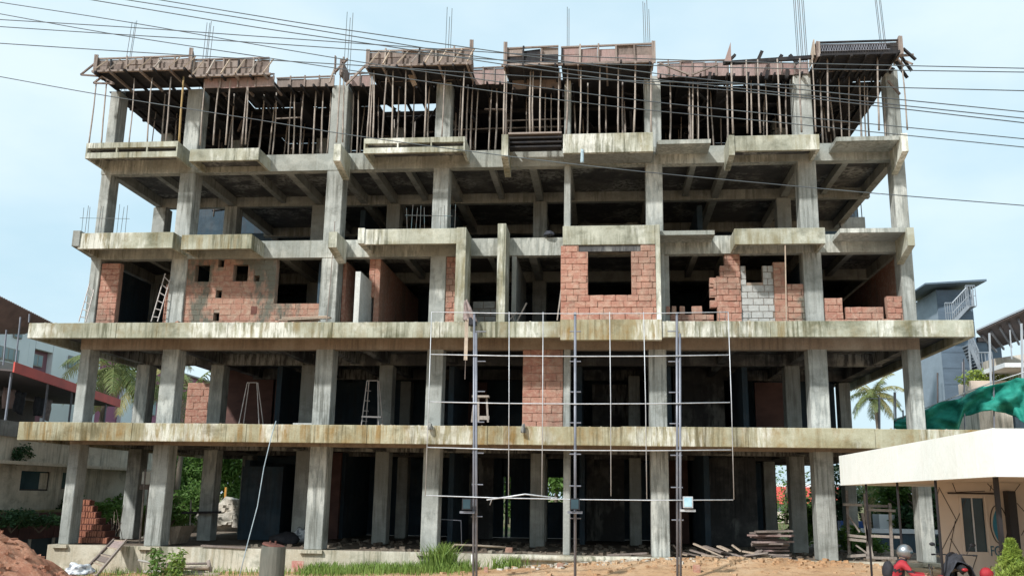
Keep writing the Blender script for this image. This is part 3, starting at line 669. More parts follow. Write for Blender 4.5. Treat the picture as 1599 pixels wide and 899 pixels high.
# recessed beam sides (pink boards in line with the columns)
def recess(x0, x1, yt, yb, label, mat='plywood_pink', npan=4, Y0=-.06):
    c = (x0+x1)/2; m_ = (yt+yb)/2; X0, X1 = at(x0, m_, Y0)[0], at(x1, m_, Y0)[0]; Z0, Z1 = at(c, yb, Y0)[2], at(c, yt, Y0)[2]
    E = empty('beam_formwork', ((X0+X1)/2, Y0, Z0), label, 'formwork', 'timber formwork sections along the roof edge')
    for i in range(npan):
        a = X0+(X1-X0)*i/npan; b = X0+(X1-X0)*(i+1)/npan
        MB().box(a+.004, b-.004, Y0+random.uniform(0, .02), Y0+.04, Z0+random.uniform(0, .04), Z1-random.uniform(0, .06)).build('side_panel', mat, E)
        MB().bar((b-.02, Y0-.02, Z0), (b-.02, Y0-.02, Z1+random.uniform(-.05, .12)), .045, .045, up=(0, 1, 0)).build('batten', 'board_wood', E)
    MB().bar((X0, Y0-.02, Z1+.01), (X1, Y0-.02, Z1+.03), .06, .04).build('top_rail', 'board_wood', E)
    MB().box(X0, X1, Y0+.05, Y0+.4, Z0+.02, Z0+.05).build('bottom_board', 'plywood_dark', E)
    for i in range(int((X1-X0)/.45)+1):
        a = X0+.1+i*.45; MB().bar((a, -.32, Z0-.05), (a, .6, Z0-.05), .06, .09).build('joist', 'plywood_dark', E)
    return E
recess(318, 428, 119, 137, 'pink boarded beam side under the second rooftop section near the second column', npan=4, Y0=-1.05)
recess(432, 522, 122, 136, 'pale brown beam formwork left of the third column head', 'board_wood', 4)
recess(546, 580, 116, 135, 'short pink beam board right of the third column head', npan=2)
recess(738, 790, 107, 132, 'pink beam boards between the brown box and the loose planks', npan=3)
recess(590, 720, 112, 128, 'dark patched beam boards below the raised brown box', 'board_wood', 5)
recess(1026, 1138, 97, 120, 'long pink beam formwork with crossed braces right of the fifth column', npan=6)
recess(1140, 1262, 97, 118, 'pink beam formwork with poles sticking up, left of the sixth column head', npan=6)
recess(1278, 1392, 100, 112, 'brown beam boards deep below the dark roof corner box', 'board_wood', 5)
recess(800, 876, 118, 140, 'brown beam boards under the loose dark planks', 'board_wood', 3)
# dark corner box with lattice girder at right
E, X0, X1, Z0, Z1 = formbox(1275, 1404, 66, 84, 'dark roof corner formwork with zigzag reinforcement cage on its edge', mat='plywood_dark', npan=1, brace=False, batt='plywood_dark', ends=(.02, .12))
E.name = 'corner_formwork'
zz_ = MB(); za, zb = Z0+.1, Z1-.1; n_ = 26
for i in range(n_):
    a = X0+.1+(X1-X0-.5)*i/n_; b = X0+.1+(X1-X0-.5)*(i+.5)/n_; c_ = X0+.1+(X1-X0-.5)*(i+1)/n_
    zz_.tube([(a, -1.29, za), (b, -1.29, zb)], .011, 4, False); zz_.tube([(b, -1.29, zb), (c_, -1.29, za)], .011, 4, False)
zz_.tube([(X0, -1.3, za), (X1-.3, -1.3, za)], .014, 5); zz_.tube([(X0, -1.3, zb), (X1-.3, -1.3, zb)], .014, 5); zz_.build('reinforcement_cage', 'post_steel', E)
for xx in (X0-.1, X1+.02):
    MB().prism([(-1.35, Z0-.05), (-1.3, Z1+.12), (-1.1, Z1+.05), (-.5, Z0+.1), (-.5, Z0-.1)], 'x', xx, xx+.035).build('end_board', 'pale_wood', E)
m_ = [((X1+.1, -1.3, Z1-.3), (X1+.5, -1.2, Z0-.25)), ((X1+.05, -1, Z0+.1), (X1+.45, -.9, Z0-.5)), ((X1, -.8, Z0-.1), (X1+.4, -.6, Z0-.6)), ((X1+.1, -.5, Z0+.2), (X1+.38, -.4, Z0-.1)), ((X1+.2, -.9, Z0-.1), (X1+.42, -1.1, Z0-.35)), ((X1-.1, -.2, Z0-.5), (X1+.25, -.2, Z0-1.0)), ((X1-.1, -1.2, Z0-.1), (X1+.5, -1, Z0+.02))]
for a, b in m_: MB().bar(a, b, .09, .06).build('scrap_plank', random.choice(['plywood_dark', 'board_wood']), E)
# left corner triangles
for i, (xa, ya_, xb, yb_, xc, yc_) in enumerate(((126, 117, 150, 98, 152, 119), (146, 130, 160, 120, 178, 131))):
    p = [at(xa, ya_, -1.1), at(xb, yb_, -1.1), at(xc, yc_, -1.1)]
    m = MB()
    for a, b in ((0, 1), (1, 2), (2, 0)): m.bar(p[a], p[b], .06, .05)
    o = m.build('corner_bracket', 'board_wood'); rebase(o, p[0]); tag(o, ['small dark triangular timber bracket hanging off the far left roof corner', 'lower triangular timber bracket just below the far left roof corner'][i], 'bracket', 'triangular timber brackets at the left roof corner')
# fin formwork (upright board pockets) and poles sticking up
def board(name, p0, p1, w_, h_, mat, label, cat='board', group=None, up=(0, 0, 1)):
    m = MB().bar(p0, p1, w_, h_, up); o = m.build(name, mat); rebase(o, p0); return tag(o, label, cat, group)
E = empty('fin_formwork', tuple(at(533, 118, -1.1)), 'pair of upright splintered boards forming the fin over the third column', 'formwork')
for (a, b, c_, d_) in ((523, 116, 524, 88), (534, 114, 537, 90), (523, 113, 543, 92)):
    MB().bar(at(a, b, -1.15), at(c_, d_, -1.15), .12, .04, up=(1, 0, 0)).build('board', 'board_wood', E)
MB().prism([(-1.2, at(530, 117, -1.2)[2]), (-1.2, at(530, 92, -1.2)[2]), (-.2, at(530, 108, -.6)[2]), (-.2, at(530, 125, -.6)[2])], 'x', at(530, 110, -1.2)[0], at(533, 110, -1.2)[0]).build('side_panel', 'board_wood', E)
MB().bar(at(514, 130, -1.1), at(523, 107, -1.1), .06, .05).build('brace', 'prop_wood', E); MB().bar(at(540, 133, -1.1), at(571, 102, -1.1), .07, .06).build('brace', 'board_wood', E)
E = empty('peak_formwork', tuple(at(1136, 97, -1)), 'tall narrow reddish triangular board standing over the gap right of the crossed braces', 'formwork')
MB().add([at(1131, 96, -1.1), at(1142, 96, -1.1), at(1141, 66, -1.1), at(1131, 96, -1.0), at(1142, 96, -1.0), at(1141, 66, -1.0)], [(0, 1, 2), (3, 4, 5), (0, 1, 4, 3), (1, 2, 5, 4), (2, 0, 3, 5)]).build('board', 'plywood_pink', E)
MB().bar(at(1135, 99, -1.0), at(1148, 86, -1.0), .12, .08).build('block', 'plywood_dark', E)
for i, (a, b, c_, d_) in enumerate(((1182, 98, 1190, 80), (1213, 98, 1221, 86), (1246, 100, 1233, 86), (1196, 124, 1199, 110), (1166, 128, 1168, 113), (1107, 126, 1109, 113), (1228, 123, 1230, 109))):
    board('upright_batten', at(a, b, -.4), at(c_, d_, -.4), .11, .06, 'plywood_dark', ['dark batten poking up highest over the pink beam boards left of the sixth column', 'dark batten poking up close to the sixth column rebars on the left', 'dark batten leaning left beside the sixth column rebars', 'short dark batten end below the tallest dark batten', 'short dark batten end right of the triangular board', 'short dark batten end below the crossed braces', 'short dark batten end left of the sixth column head'][i], 'batten', 'battens poking up from the roof formwork', (0, 1, 0))
o = board('crossed_brace', at(1030, 99, -.35), at(1076, 117, -.35), .07, .05, 'board_wood', 'brown brace sloping down to the right on the pink beam boards', 'brace', 'crossed braces'); o = board('crossed_brace', at(1080, 117, -.35), at(1120, 101, -.35), .07, .05, 'board_wood', 'brown brace sloping up to the right on the pink beam boards', 'brace', 'crossed braces')
MB_ = MB().bar((xat(1128, -.8, 16.3), -.9, at(1200, 97, -.9)[2]), (xat(1290, -.8, 16.3), -.9, at(1200, 93, -.9)[2]+.05), .1, .12); o = MB_.build('waler_beam', 'plywood_dark'); rebase(o, (4, -.9, 16.4)); tag(o, 'long dark timber laid across the poles left of the roof corner box', 'beam')
o = board('hanging_plank', at(640, 116, -.5), at(648, 134, -.5), .16, .04, 'pale_wood', 'short pale plank hanging under the raised brown box', 'plank', None, (0, 1, 0))
# roof deck shuttering seen from below, with gaps
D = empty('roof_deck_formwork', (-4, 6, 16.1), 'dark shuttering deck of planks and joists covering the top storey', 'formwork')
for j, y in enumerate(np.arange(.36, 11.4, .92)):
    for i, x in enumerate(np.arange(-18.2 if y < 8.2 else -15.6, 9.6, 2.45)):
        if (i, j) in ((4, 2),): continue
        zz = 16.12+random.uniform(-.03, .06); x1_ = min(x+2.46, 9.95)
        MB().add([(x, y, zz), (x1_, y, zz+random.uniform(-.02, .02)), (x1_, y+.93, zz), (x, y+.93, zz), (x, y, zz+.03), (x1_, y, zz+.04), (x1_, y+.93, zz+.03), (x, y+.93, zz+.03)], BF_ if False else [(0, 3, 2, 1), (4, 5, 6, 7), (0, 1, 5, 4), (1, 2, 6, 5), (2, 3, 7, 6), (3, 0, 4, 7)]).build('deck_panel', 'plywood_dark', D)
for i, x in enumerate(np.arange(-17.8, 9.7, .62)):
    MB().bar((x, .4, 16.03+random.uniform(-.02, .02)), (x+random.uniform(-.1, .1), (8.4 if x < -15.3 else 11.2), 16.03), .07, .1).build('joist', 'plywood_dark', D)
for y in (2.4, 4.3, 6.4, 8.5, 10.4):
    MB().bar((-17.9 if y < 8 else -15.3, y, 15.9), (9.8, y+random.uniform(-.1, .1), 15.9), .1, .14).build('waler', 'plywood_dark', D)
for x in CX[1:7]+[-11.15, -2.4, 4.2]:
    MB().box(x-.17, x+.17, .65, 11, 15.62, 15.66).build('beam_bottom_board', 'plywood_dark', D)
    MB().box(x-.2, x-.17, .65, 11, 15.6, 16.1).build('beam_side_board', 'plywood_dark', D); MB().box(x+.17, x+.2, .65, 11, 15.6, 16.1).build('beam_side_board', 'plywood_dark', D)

r_ = random.Random(77)
for i in range(150):
    x = r_.uniform(-17.6, 9.4); y = r_.uniform(.5, 8.5); z = 15.95-abs(r_.gauss(0, .35)); a = r_.uniform(0, 3.14); l_ = r_.uniform(.25, .8)
    MB().bar((x, y, z), (x+math.cos(a)*l_, y+math.sin(a)*l_, z+r_.uniform(-.5, .15)), .09, .04).build('scrap_batten', 'plywood_dark' if i % 5 else 'board_wood', D)
for i in range(170):
    lf = i % 5 < 3; x = r_.uniform(-18.1, -15.0) if lf else r_.uniform(7.6, 9.8); y = r_.uniform(6.5, 8.6); z = 15.9-abs(r_.gauss(0, .95)); a = r_.uniform(-.6, .6); l_ = r_.uniform(.35, 1.1)
    if z < 13.6: continue
    MB().bar((x, y, z), (min(x+math.cos(a)*l_, 9.9), y+math.sin(a)*l_, z+r_.uniform(-.6, .4)), .14, .04).build('scrap_batten', 'plywood_dark' if i % 6 else 'board_wood', D)
# ---------------- props of the top storey: each one a thing
BAYS = ['left of first column', 'between first and second columns', 'between second and third columns', 'between third and fourth columns', 'between fourth and slim columns', 'between slim and fifth columns', 'between fifth and sixth columns', 'between sixth and last columns', 'right of last column']
def prop(xb, xt, y, z0, z1, r, mat='prop_wood', yt=None):
    yt = y if yt is None else yt; pts = []; rr = []
    n = 5; bx, by = random.uniform(-.03, .03), random.uniform(-.03, .03)
    for i in range(n+1):
        t = i/n; s_ = math.sin(t*math.pi); pts.append((xb+(xt-xb)*t+bx*s_+random.uniform(-.006, .006), y+(yt-y)*t+by*s_, z0+(z1-z0)*t)); rr.append(r*(1.1-.25*t)*random.uniform(.93, 1.07))
    o = MB().tube(pts, rr, 6).build('wooden_prop', mat, None, True, False); rebase(o, (xb, y, z0)); return o
FR = [(138, 151, 1), (158, 167, 1), (176, 188, 0), (200, 210, 1), (230, 238, 1), (250, 258, 0), (259, 267, 1), (279, 287, 1), (312, 321, 1), (333, 343, 1), (352, 360, 1), (362, 366, 0), (377, 388, 1), (383, 388, 1), (403, 413, 0), (425, 432, 0), (450, 455, 0), (458, 460, 0), (468, 474, 0), (488, 494, 0), (502, 505, 0), (510, 517, 0), (525, 532, 1), (535, 537, 1), (547, 552, 0), (557, 560, 0), (573, 580, 1), (577, 583, 1), (582, 584, 1), (597, 604, 1), (612, 614, 1), (619, 623, 0), (632, 634, 1), (643, 647, 0), (662, 665, 1), (668, 671, 0), (690, 695, 1), (715, 720, 0), (720, 725, 1), (728, 731, 0), (735, 739, 0), (742, 747, 0), (763, 768, 0), (773, 776, 0), (786, 789, 1), (790, 792, 1), (797, 801, 0), (828, 829, 1), (832, 833, 1), (843, 845, 1), (851, 852, 0), (861, 861, 0), (872, 873, 1), (884, 886, 1), (905, 907, 1), (917, 918, 0), (936, 937, 1), (965, 966, 1), (973, 972, 0), (990, 992, 1), (1017, 1017, 1), (1046, 1046, 0), (1080, 1076, 0), (1081, 1082, 0), (1090, 1089, 0), (1107, 1105, 0), (1137, 1135, 0), (1145, 1142, 1), (1167, 1165, 1), (1175, 1173, 0), (1187, 1183, 1), (1198, 1195, 0), (1220, 1214, 1), (1230, 1227, 0), (1252, 1249, 1), (1274, 1268, 1), (1285, 1281, 0), (1294, 1292, 1), (1315, 1309, 0), (1327, 1326, 0), (1346, 1342, 0), (1352, 1350, 0), (1373, 1370, 1), (1383, 1380, 0), (1417, 1407, 1)]
cnt = {}
def baylabel(x, row, total=None):
    b = sum(1 for c_ in CX if x > c_)
    return b
fr = []
for pb, pt, f_ in FR:
    Y = -1.02 if f_ else .34
    if 788 < pb < 880 and f_: Y = -.8
    zb_ = 13.41 if not (796 < pb < 870 and f_) else 13.60
    xb, xt = xat(pb+random.uniform(-.4, .4), Y, zb_), xat(pt, Y, 16.0)
    mat = 'bamboo' if pb == 279 else 'prop_wood'
    z1 = 16.0 if not f_ else 16.0+.0
    fr.append((baylabel(xb, 0), xb, xt, Y, zb_, z1, .04 if pb == 279 else random.uniform(.023, .033), mat))
byb = {}
for q in sorted(fr, key=lambda q: (q[0], q[1])): byb.setdefault(q[0], []).append(q)
for b, qs in byb.items():
    for i, q in enumerate(qs):
        o = prop(q[1], q[2], q[3], q[4], q[5], q[6], q[7])
        nm = 'yellow bamboo pole' if q[7] == 'bamboo' else ('front timber prop' if q[3] < 0 else 'timber prop behind edge')
        tag(o, ('%s on level five, %s from left %s' % (nm, ORD[i] if i < 20 else 'last', BAYS[b])) if len(qs) > 1 else '%s on level five %s' % (nm, BAYS[b]), 'prop', 'front row of props under the roof formwork')
for row, (Y, n0, x0, x1) in enumerate(((1.5, 30, -17.3, 9.5), (3.0, 30, -17.3, 9.5), (5.2, 28, -17.3, 9.4), (7.4, 28, -17.3, 9.4))):
    bb = {}
    for i in range(n0):
        x = x0+(x1-x0)*(i+random.uniform(.2, .8))/n0; bb.setdefault(baylabel(x, 1), []).append(x)
    rn = ['second', 'third', 'fourth', 'fifth'][row]
    for b, xs_ in bb.items():
        for i, x in enumerate(sorted(xs_)):
            o = prop(x, x+random.uniform(-.15, .15), Y+random.uniform(-.5, .5), 13.37, 15.95, random.uniform(.022, .034))
            tag(o, 'shaded %s row prop on level five, %s from left %s' % (rn, ORD[i], BAYS[b]), 'prop', 'inner rows of props under the roof deck')
# horizontal stick ties in the top storey
for i, (a, b, y_) in enumerate(((700, 880, 2.2), (790, 880, 1.0), (430, 470, 1.0))):
    z = [15.1, 14.9, 15.2][i]; board('tie_batten', (xat(a, y_, z), y_, z), (xat(b, y_, z), y_, z+.03), .05, .04, 'prop_wood', ['thin horizontal tie across the props left of the slim column, deeper one', 'thin horizontal tie across the props just left of the slim column', 'short thin horizontal tie across props left of the third column'][i], 'tie')

# ================================================================== BILLBOARD PIPE FRAME IN FRONT
YB = -4.0
BF2 = empty('billboard_frame', (xat(742, YB, 0), YB, -.35), 'grid frame of thin steel pipes on three tall posts in front of the building', 'frame')
def pz(px, py): p = at(px, py, YB); return (p[0], YB, p[2])
for px, top, bot in ((742, 487, 905), (898, 487, 915), (1059, 487, 925)):
    dx = .035 if px != 898 else 0
    xb = xat(px + (1 if px > 1000 else 0), YB, 0); z0 = gh(xb, YB)-.2
    zt = at(px, top, YB)[2]
    for s_ in ((-1, 1) if dx else (0,)):
        MB().tube([(xb+s_*dx*1.2, YB+.06, z0), (xat(px, YB, zt)+s_*dx, YB+.06, zt if s_ <= 0 else zt-.6)], .034 if s_ else .038, 8).build('post', 'post_steel', BF2, True)
    for z in np.arange(1.2, 6.5, .86): MB().tube([(xb-.16, YB+.06, z), (xb+.16, YB+.06, z)], .018, 5).build('clamp', 'post_steel', BF2)
for yl, yr, pl, pr in ((487, 487, 674, 1137), (553, 554, 672, 1138), (627, 628, 669, 1140), (698, 702, 667, 1142), (773, 780, 665, 1145)):
    a, b = pz(pl, yl), pz(pr, yr); mid = ((a[0]+b[0])/2, YB, (a[2]+b[2])/2-.05)
    MB().tube([a, tuple((np.array(a)+np.array(mid))/2+np.array([0, 0, -.015])), mid, tuple((np.array(b)+np.array(mid))/2+np.array([0, 0, -.015])), b],   .0165 if yl != 487 else .013, 6).build('rail', 'galvanised_pipe', BF2, True)
for pt, pb in ((674, 664), (795, 794), (848, 846), (952, 954), (1005, 1010), (1137, 1146)):
    t, b = pz(pt, 487), pz(pb, 774 if pb < 1000 else 779); MB().tube([t, ((t[0]+b[0])/2+.01, YB-.03, (t[2]+b[2])/2), b], .012, 6).build('upright', 'galvanised_pipe', BF2, True)
MB().tube([pz(760, 780), pz(820, 771), pz(870, 777)], .022, 6).build('loose_rail', 'galvanised_pipe', BF2, True); MB().tube([pz(765, 788), pz(768, 779), pz(800, 775)], .016, 6).build('loose_rail', 'galvanised_pipe', BF2, True)
for i, (px, py) in enumerate(((731, 787), (898, 787), (1073, 784))):
    p = pz(px, py); s_ = .13
    L_ = MB().box(p[0]-s_, p[0]+s_, YB-.28, YB-.16, p[2]-.14, p[2]+.16).build('floodlight', 'black_plastic' if i < 2 else 'galvanised_pipe', BF2)
    MB().box(p[0]-s_+.03, p[0]+s_-.03, YB-.292, YB-.281, p[2]-.11, p[2]+.13).build('lens', 'lamp_glass' if i == 2 else 'glass_dark', L_)
    MB().box(p[0]-.2, p[0]+.2, YB-.2, YB+.05, p[2]-.24, p[2]-.18).build('bracket', 'galvanised_pipe' if i == 2 else 'post_steel', BF2)

# ================================================================== POWER LINES
WIRES = [([(0, 4), (200, 35), (400, 70), (600, 103), (800, 131), (1000, 157), (1200, 178), (1599, 217)], 'overhead wire starting at the top left corner, second lowest at right edge'),
 ([(0, 22), (167, 52), (400, 88), (600, 118), (800, 147), (1000, 171), (1200, 190), (1599, 230)], 'overhead wire ending lowest of the bundle at the right edge'),
 ([(0, 31), (200, 43), (400, 57), (600, 71), (800, 84), (1000, 92), (1200, 98), (1599, 107)], 'overhead wire running flattest, highest at the right edge'),
 ([(0, 42), (200, 55), (400, 67), (600, 81), (800, 95), (1000, 102), (1200, 107), (1599, 113)], 'overhead wire just below the highest one at the right edge'),
 ([(0, 68), (200, 81), (400, 93), (600, 105), (800, 118), (1000, 127), (1200, 132), (1599, 142)], 'overhead wire third from the top at the right edge, crossing the left roof corner'),
 ([(248, 0), (400, 25), (520, 44), (783, 82), (1000, 112), (1200, 135), (1599, 175)], 'overhead wire leaving the top edge furthest to the right'),
 ([(197, 0), (400, 32), (600, 65), (800, 97), (1000, 122), (1200, 143), (1599, 185)], 'overhead wire leaving the top edge as middle one of three'),
 ([(142, 0), (400, 43), (600, 72), (800, 103), (1000, 130), (1200, 147), (1599, 192)], 'overhead wire leaving the top edge nearest the left corner'),
 ([(0, 120), (167, 150), (400, 187), (560, 213), (800, 245), (1000, 268), (1200, 287), (1366, 302), (1599, 321)], 'lone low wire crossing the fourth storey and the left sky')]
for i, (pts, lab) in enumerate(WIRES):
    Y = -15.0-.25*i
    P_ = [at(x, y, Y) for x, y in pts]
    a = P_[0]+(P_[0]-P_[1])*.8; b = P_[-1]+(P_[-1]-P_[-2])*.8; P_ = [a]+P_+[b]
    # smooth by Catmull-Rom
    Q = []
    for j in range(1, len(P_)-2):
        p0, p1, p2, p3 = P_[j-1], P_[j], P_[j+1], P_[j+2]
        for t in np.linspace(0, 1, 5)[:-1]: Q.append(.5*((2*p1)+(-p0+p2)*t+(2*p0-5*p1+4*p2-p3)*t*t+(-p0+3*p1-3*p2+p3)*t**3))
    Q = [a]+Q+[P_[-2], b]
    o = MB().tube(Q, .0085 if i != 8 else .0075, 5).build('power_line', 'wire_rubber', None, True, False); rebase(o, Q[0]); tag(o, lab, 'wire', 'overhead wires crossing in front of the building')

# ================================================================== THINGS ON THE STOREYS
def ladder(name, a0, a1, b0, b1, n, r, mat, label, group='ladders'):
    """a0,b0 feet of the rails, a1,b1 heads"""
    E = empty(name, tuple((Vector(a0)+Vector(b0))/2), label, 'ladder', group)
    for p, q in ((a0, a1), (b0, b1)): MB().tube([p, q], r, 6).build('rail', mat, E)
    for i in range(n):
        t = (i+.6)/n; p = Vector(a0).lerp(Vector(a1), t); q = Vector(b0).lerp(Vector(b1), t); MB().tube([p, q], r*.8, 5).build('rung', mat, E)
    return E
ladder('ladder', at(236, 502, -.3), at(258, 427, -.1), at(246, 502, -.3), at(266, 436, -.1), 6, .022, 'ladder_metal', 'pale ladder leaning inside the dark opening of storey three left')
ladder('ladder', at(123, 502, -.9), at(140, 442, -.6), at(134, 502, -.9), at(147, 452, -.6), 5, .02, 'ladder_metal', 'grey ladder leaning outside the left corner column on level three')
def stepladder(px0, px1, ptx0, ptx1, yb, yt, Y, label, plank=False):
    E = empty('step_ladder', tuple(at((px0+px1)/2, yb, Y)), label, 'ladder', 'step ladders on the second storey'); z0 = 3.83
    for Yo, d in ((Y, 0), (Y+.7, 3)):
        a0, a1 = (xat(px0+d*2.5, Yo, z0), Yo, z0), tuple(at(ptx0+d, yt, Y+.3)); b0, b1 = (xat(px1+d*2.5, Yo, z0), Yo, z0), tuple(at(ptx1+d*.5, yt, Y+.3))
        for p, q in ((a0, a1), (b0, b1)): MB().tube([p, q], .018, 5).build('rail', 'ladder_metal', E)
        if d == 0:
            for i in range(4 if plank else 0):
                t = .2+i*.2; MB().tube([Vector(a0).lerp(Vector(a1), t), Vector(a0).lerp(Vector(a1), t)+Vector((.16, .1, 0))], .014, 5).build('rung', 'ladder_metal', E)
    MB().tube([at(ptx0, yt, Y+.3), at(ptx1, yt, Y+.3)], .018, 5).build('top_bar', 'ladder_metal', E)
    if plank: MB().bar(at(px0+2, yb-6, Y), at(px1+4, yb-5, Y), .1, .05).build('tread', 'ladder_metal', E)
stepladder(371, 405, 386, 401, 656, 597, 1.0, 'thin metal step ladder left of the third column on storey two')
stepladder(563, 591, 573, 590, 656, 594, 1.0, 'metal step ladder with a tread board between third and fourth columns', True)
E = empty('wooden_stool', tuple(at(750, 659, -.4)), 'rough timber trestle stool on slab one behind the first tall post', 'stool')
for a, b in ((737, 741), (747, 747), (762, 760)): MB().bar(at(a, 659, -.5), at(b, 620, -.5), .06, .06).build('leg', 'prop_wood', E)
MB().bar(at(738, 619, -.5), at(764, 619, -.5), .3, .06).build('top', 'prop_wood', E); MB().bar(at(737, 652, -.5), at(764, 652, -.5), .05, .12).build('rail', 'prop_wood', E)
# long pipe held in front of column 3 & red pipe by column 6
o = MB().tube([at(510, 502, -1.1), at(516, 440, -.9), at(523, 346, -.6)], .014, 5).build('steel_rod', 'board_wood'); rebase(o, at(510, 502, -1.1)); tag(o, 'thin rusty rod leaning upright against the third column on level three', 'rod')
o = MB().tube([at(1228, 501, -.9), at(1226, 379, -1.15)], .02, 6).build('pvc_pipe', 'pale_wood'); rebase(o, at(1228, 501, -.9)); tag(o, 'pale pink pipe standing between level three floor and the balcony left of sixth column', 'pipe')
for i, (a, b, c_, d_) in enumerate(((436, 500, 517, 496), (441, 497, 512, 494), (450, 502, 500, 500))):
    board('plank', at(a, b, -.9+.1*i), at(c_, d_, -.9+.1*i), .14, .035, 'pale_wood', ['pale plank on the slab edge left of the third column, longest of three', 'pale plank on the slab edge left of the third column, resting behind the longest', 'pale plank end on the slab edge left of the third column, lowest of three'][i], 'plank', 'pale planks on slab two')
for i, (a, b, c_, d_) in enumerate(((795, 500, 806, 487), (807, 502, 822, 473), (870, 500, 879, 432), (803, 502, 797, 488))):
    board('leaning_stick', at(a, b, -.3), at(c_, d_, -.1), .04, .04, 'prop_wood', ['short grey stick leaning on level three right of the tall fin wall', 'thin stick leaning right in the dark room of level three', 'long stick leaning against the edge of the protruding brick room', 'broken stick leaning left near the fin wall on level three'][i], 'stick', 'sticks leaning in the dark room of level three')
# rag draped over the frame top with a hanging lath
def lump(c, rx, ry, rz, seed, mat, name, label, cat, sub=3, amp=.35, flat=True):
    bm = bmesh.new(); bmesh.ops.create_icosphere(bm, subdivisions=sub, radius=1)
    for v in bm.verts:
        n_ = noise.noise(v.co*1.4+Vector((seed, 0, 0)))*amp+noise.noise(v.co*3.5+Vector((seed, 5, 0)))*amp*.45
        v.co = Vector((v.co.x*rx, v.co.y*ry, v.co.z*rz))*(1+n_)
        if flat and v.co.z < -rz*.3: v.co.z = -rz*.3
    me = bpy.data.meshes.new(name); bm.to_mesh(me); bm.free(); me.materials.append(MATS[mat]); me.polygons.foreach_set('use_smooth', [True]*len(me.polygons))
    o = bpy.data.objects.new(name, me); col.objects.link(o); o.location = c
    if label: tag(o, label, cat)
    return o
def cloth(name, quad, nu, nv, amp, mat, label, cat, seed=0, freq=6, thick=.01):
    q = [np.array(p, float) for p in quad]; vs = []; fs = []
    nrm = np.cross(q[1]-q[0], q[3]-q[0]); nrm /= np.linalg.norm(nrm)
    for j in range(nv+1):
        for i in range(nu+1):
            u, v = i/nu, j/nv; p = (q[0]*(1-u)+q[1]*u)*(1-v)+(q[3]*(1-u)+q[2]*u)*v
            d = amp*(math.sin(u*freq*2+seed+v*2)*.6+noise.noise(Vector((u*freq, v*3, seed)))*1.2); vs.append(p+nrm*d+np.array([0, 0, amp*.6*noise.noise(Vector((u*4, v*4, seed+9)))]))
    for j in range(nv):
        for i in range(nu): a = j*(nu+1)+i; fs.append((a, a+1, a+nu+2, a+nu+1))
    o = MB().add(vs, fs).build(name, mat, None, True); so = o.modifiers.new('s', 'SOLIDIFY'); so.thickness = thick
    rebase(o, q[0]); return tag(o, label, cat) if label else o
cloth('draped_rag', [at(724, 472, -1.6), at(729, 467, -1.6), at(746, 503, -1.55), at(723, 500, -1.6)], 8, 10, .07, 'rag_cloth', 'grey brown rag bunched on the slab edge above the first tall post', 'rag')
lump(tuple(at(737, 505, -1.5)), .16, .12, .22, 3, 'jacket_black', 'dark_bag', 'small dark bag hanging over the slab edge beside the rag', 'bag')
board('hanging_lath', at(729, 498, -1.6), at(727, 562, -1.6), .11, .03, 'pale_wood', 'pale lath hanging down over slab edge two left of the first tall post', 'lath', None, (0, 1, 0))
o = MB().tube([at(727, 560, -1.6), at(726, 592, -1.6)], .012, 5).build('hanging_rod', 'board_wood'); rebase(o, at(727, 560, -1.6)); tag(o, 'thin rod hanging below the pale lath', 'rod')
cloth('blue_rag', [at(907, 233, -1.3), at(911, 233, -1.3), at(912, 254, -1.3), at(906, 254, -1.3)], 3, 6, .03, 'blue_rag', 'pale blue rag hanging from the white parapet box of level five', 'rag')
o = MB().tube([at(431, 657, -1.35), at(424, 680, -1.5), at(412, 730, -1.8), at(402, 790, -2.1), at(390, 835, -2.3), at(384, 858, -2.4), at(374, 899, -2.6)], .016, 6).build('hanging_hose', 'rope_pale', None, True); rebase(o, at(431, 657, -1.35)); tag(o, 'pale grey hose hanging from slab one down to the ground', 'hose')
lump(tuple(at(817, 672, -1.42)), .07, .08, .22, 5, 'soffit_concrete', 'cable_coil', 'small dark cable bundle hanging on slab one left of the middle', 'cable')
lump(tuple(at(671, 668, -1.42)), .08, .08, .18, 6, 'soffit_concrete', 'cable_coil', 'small dark cable bundle on slab one at the fourth column', 'cable')
lump(tuple(at(857, 366, -.1)), .17, .12, .12, 8, 'grey_cloth', 'cement_bag', 'small dark bag lying on level four left of the brick room parapet', 'bag')
# items on slab one
m = MB().box(xat(457, .6, 3.9), xat(490, .6, 3.9), .6, 1.0, 3.8, 4.06); o = m.build('concrete_block', 'block_white'); rebase(o, (xat(457, .6, 3.9), .6, 3.8)); tag(o, 'low pale concrete block on slab one left of third column', 'block')
# tube-light-like plank in dark opening
board('ceiling_board', at(186, 424, 2.5), at(228, 443, 4.0), .16, .03, 'white_paint', 'white board catching light under the ceiling of the dark left room on storey three', 'board')

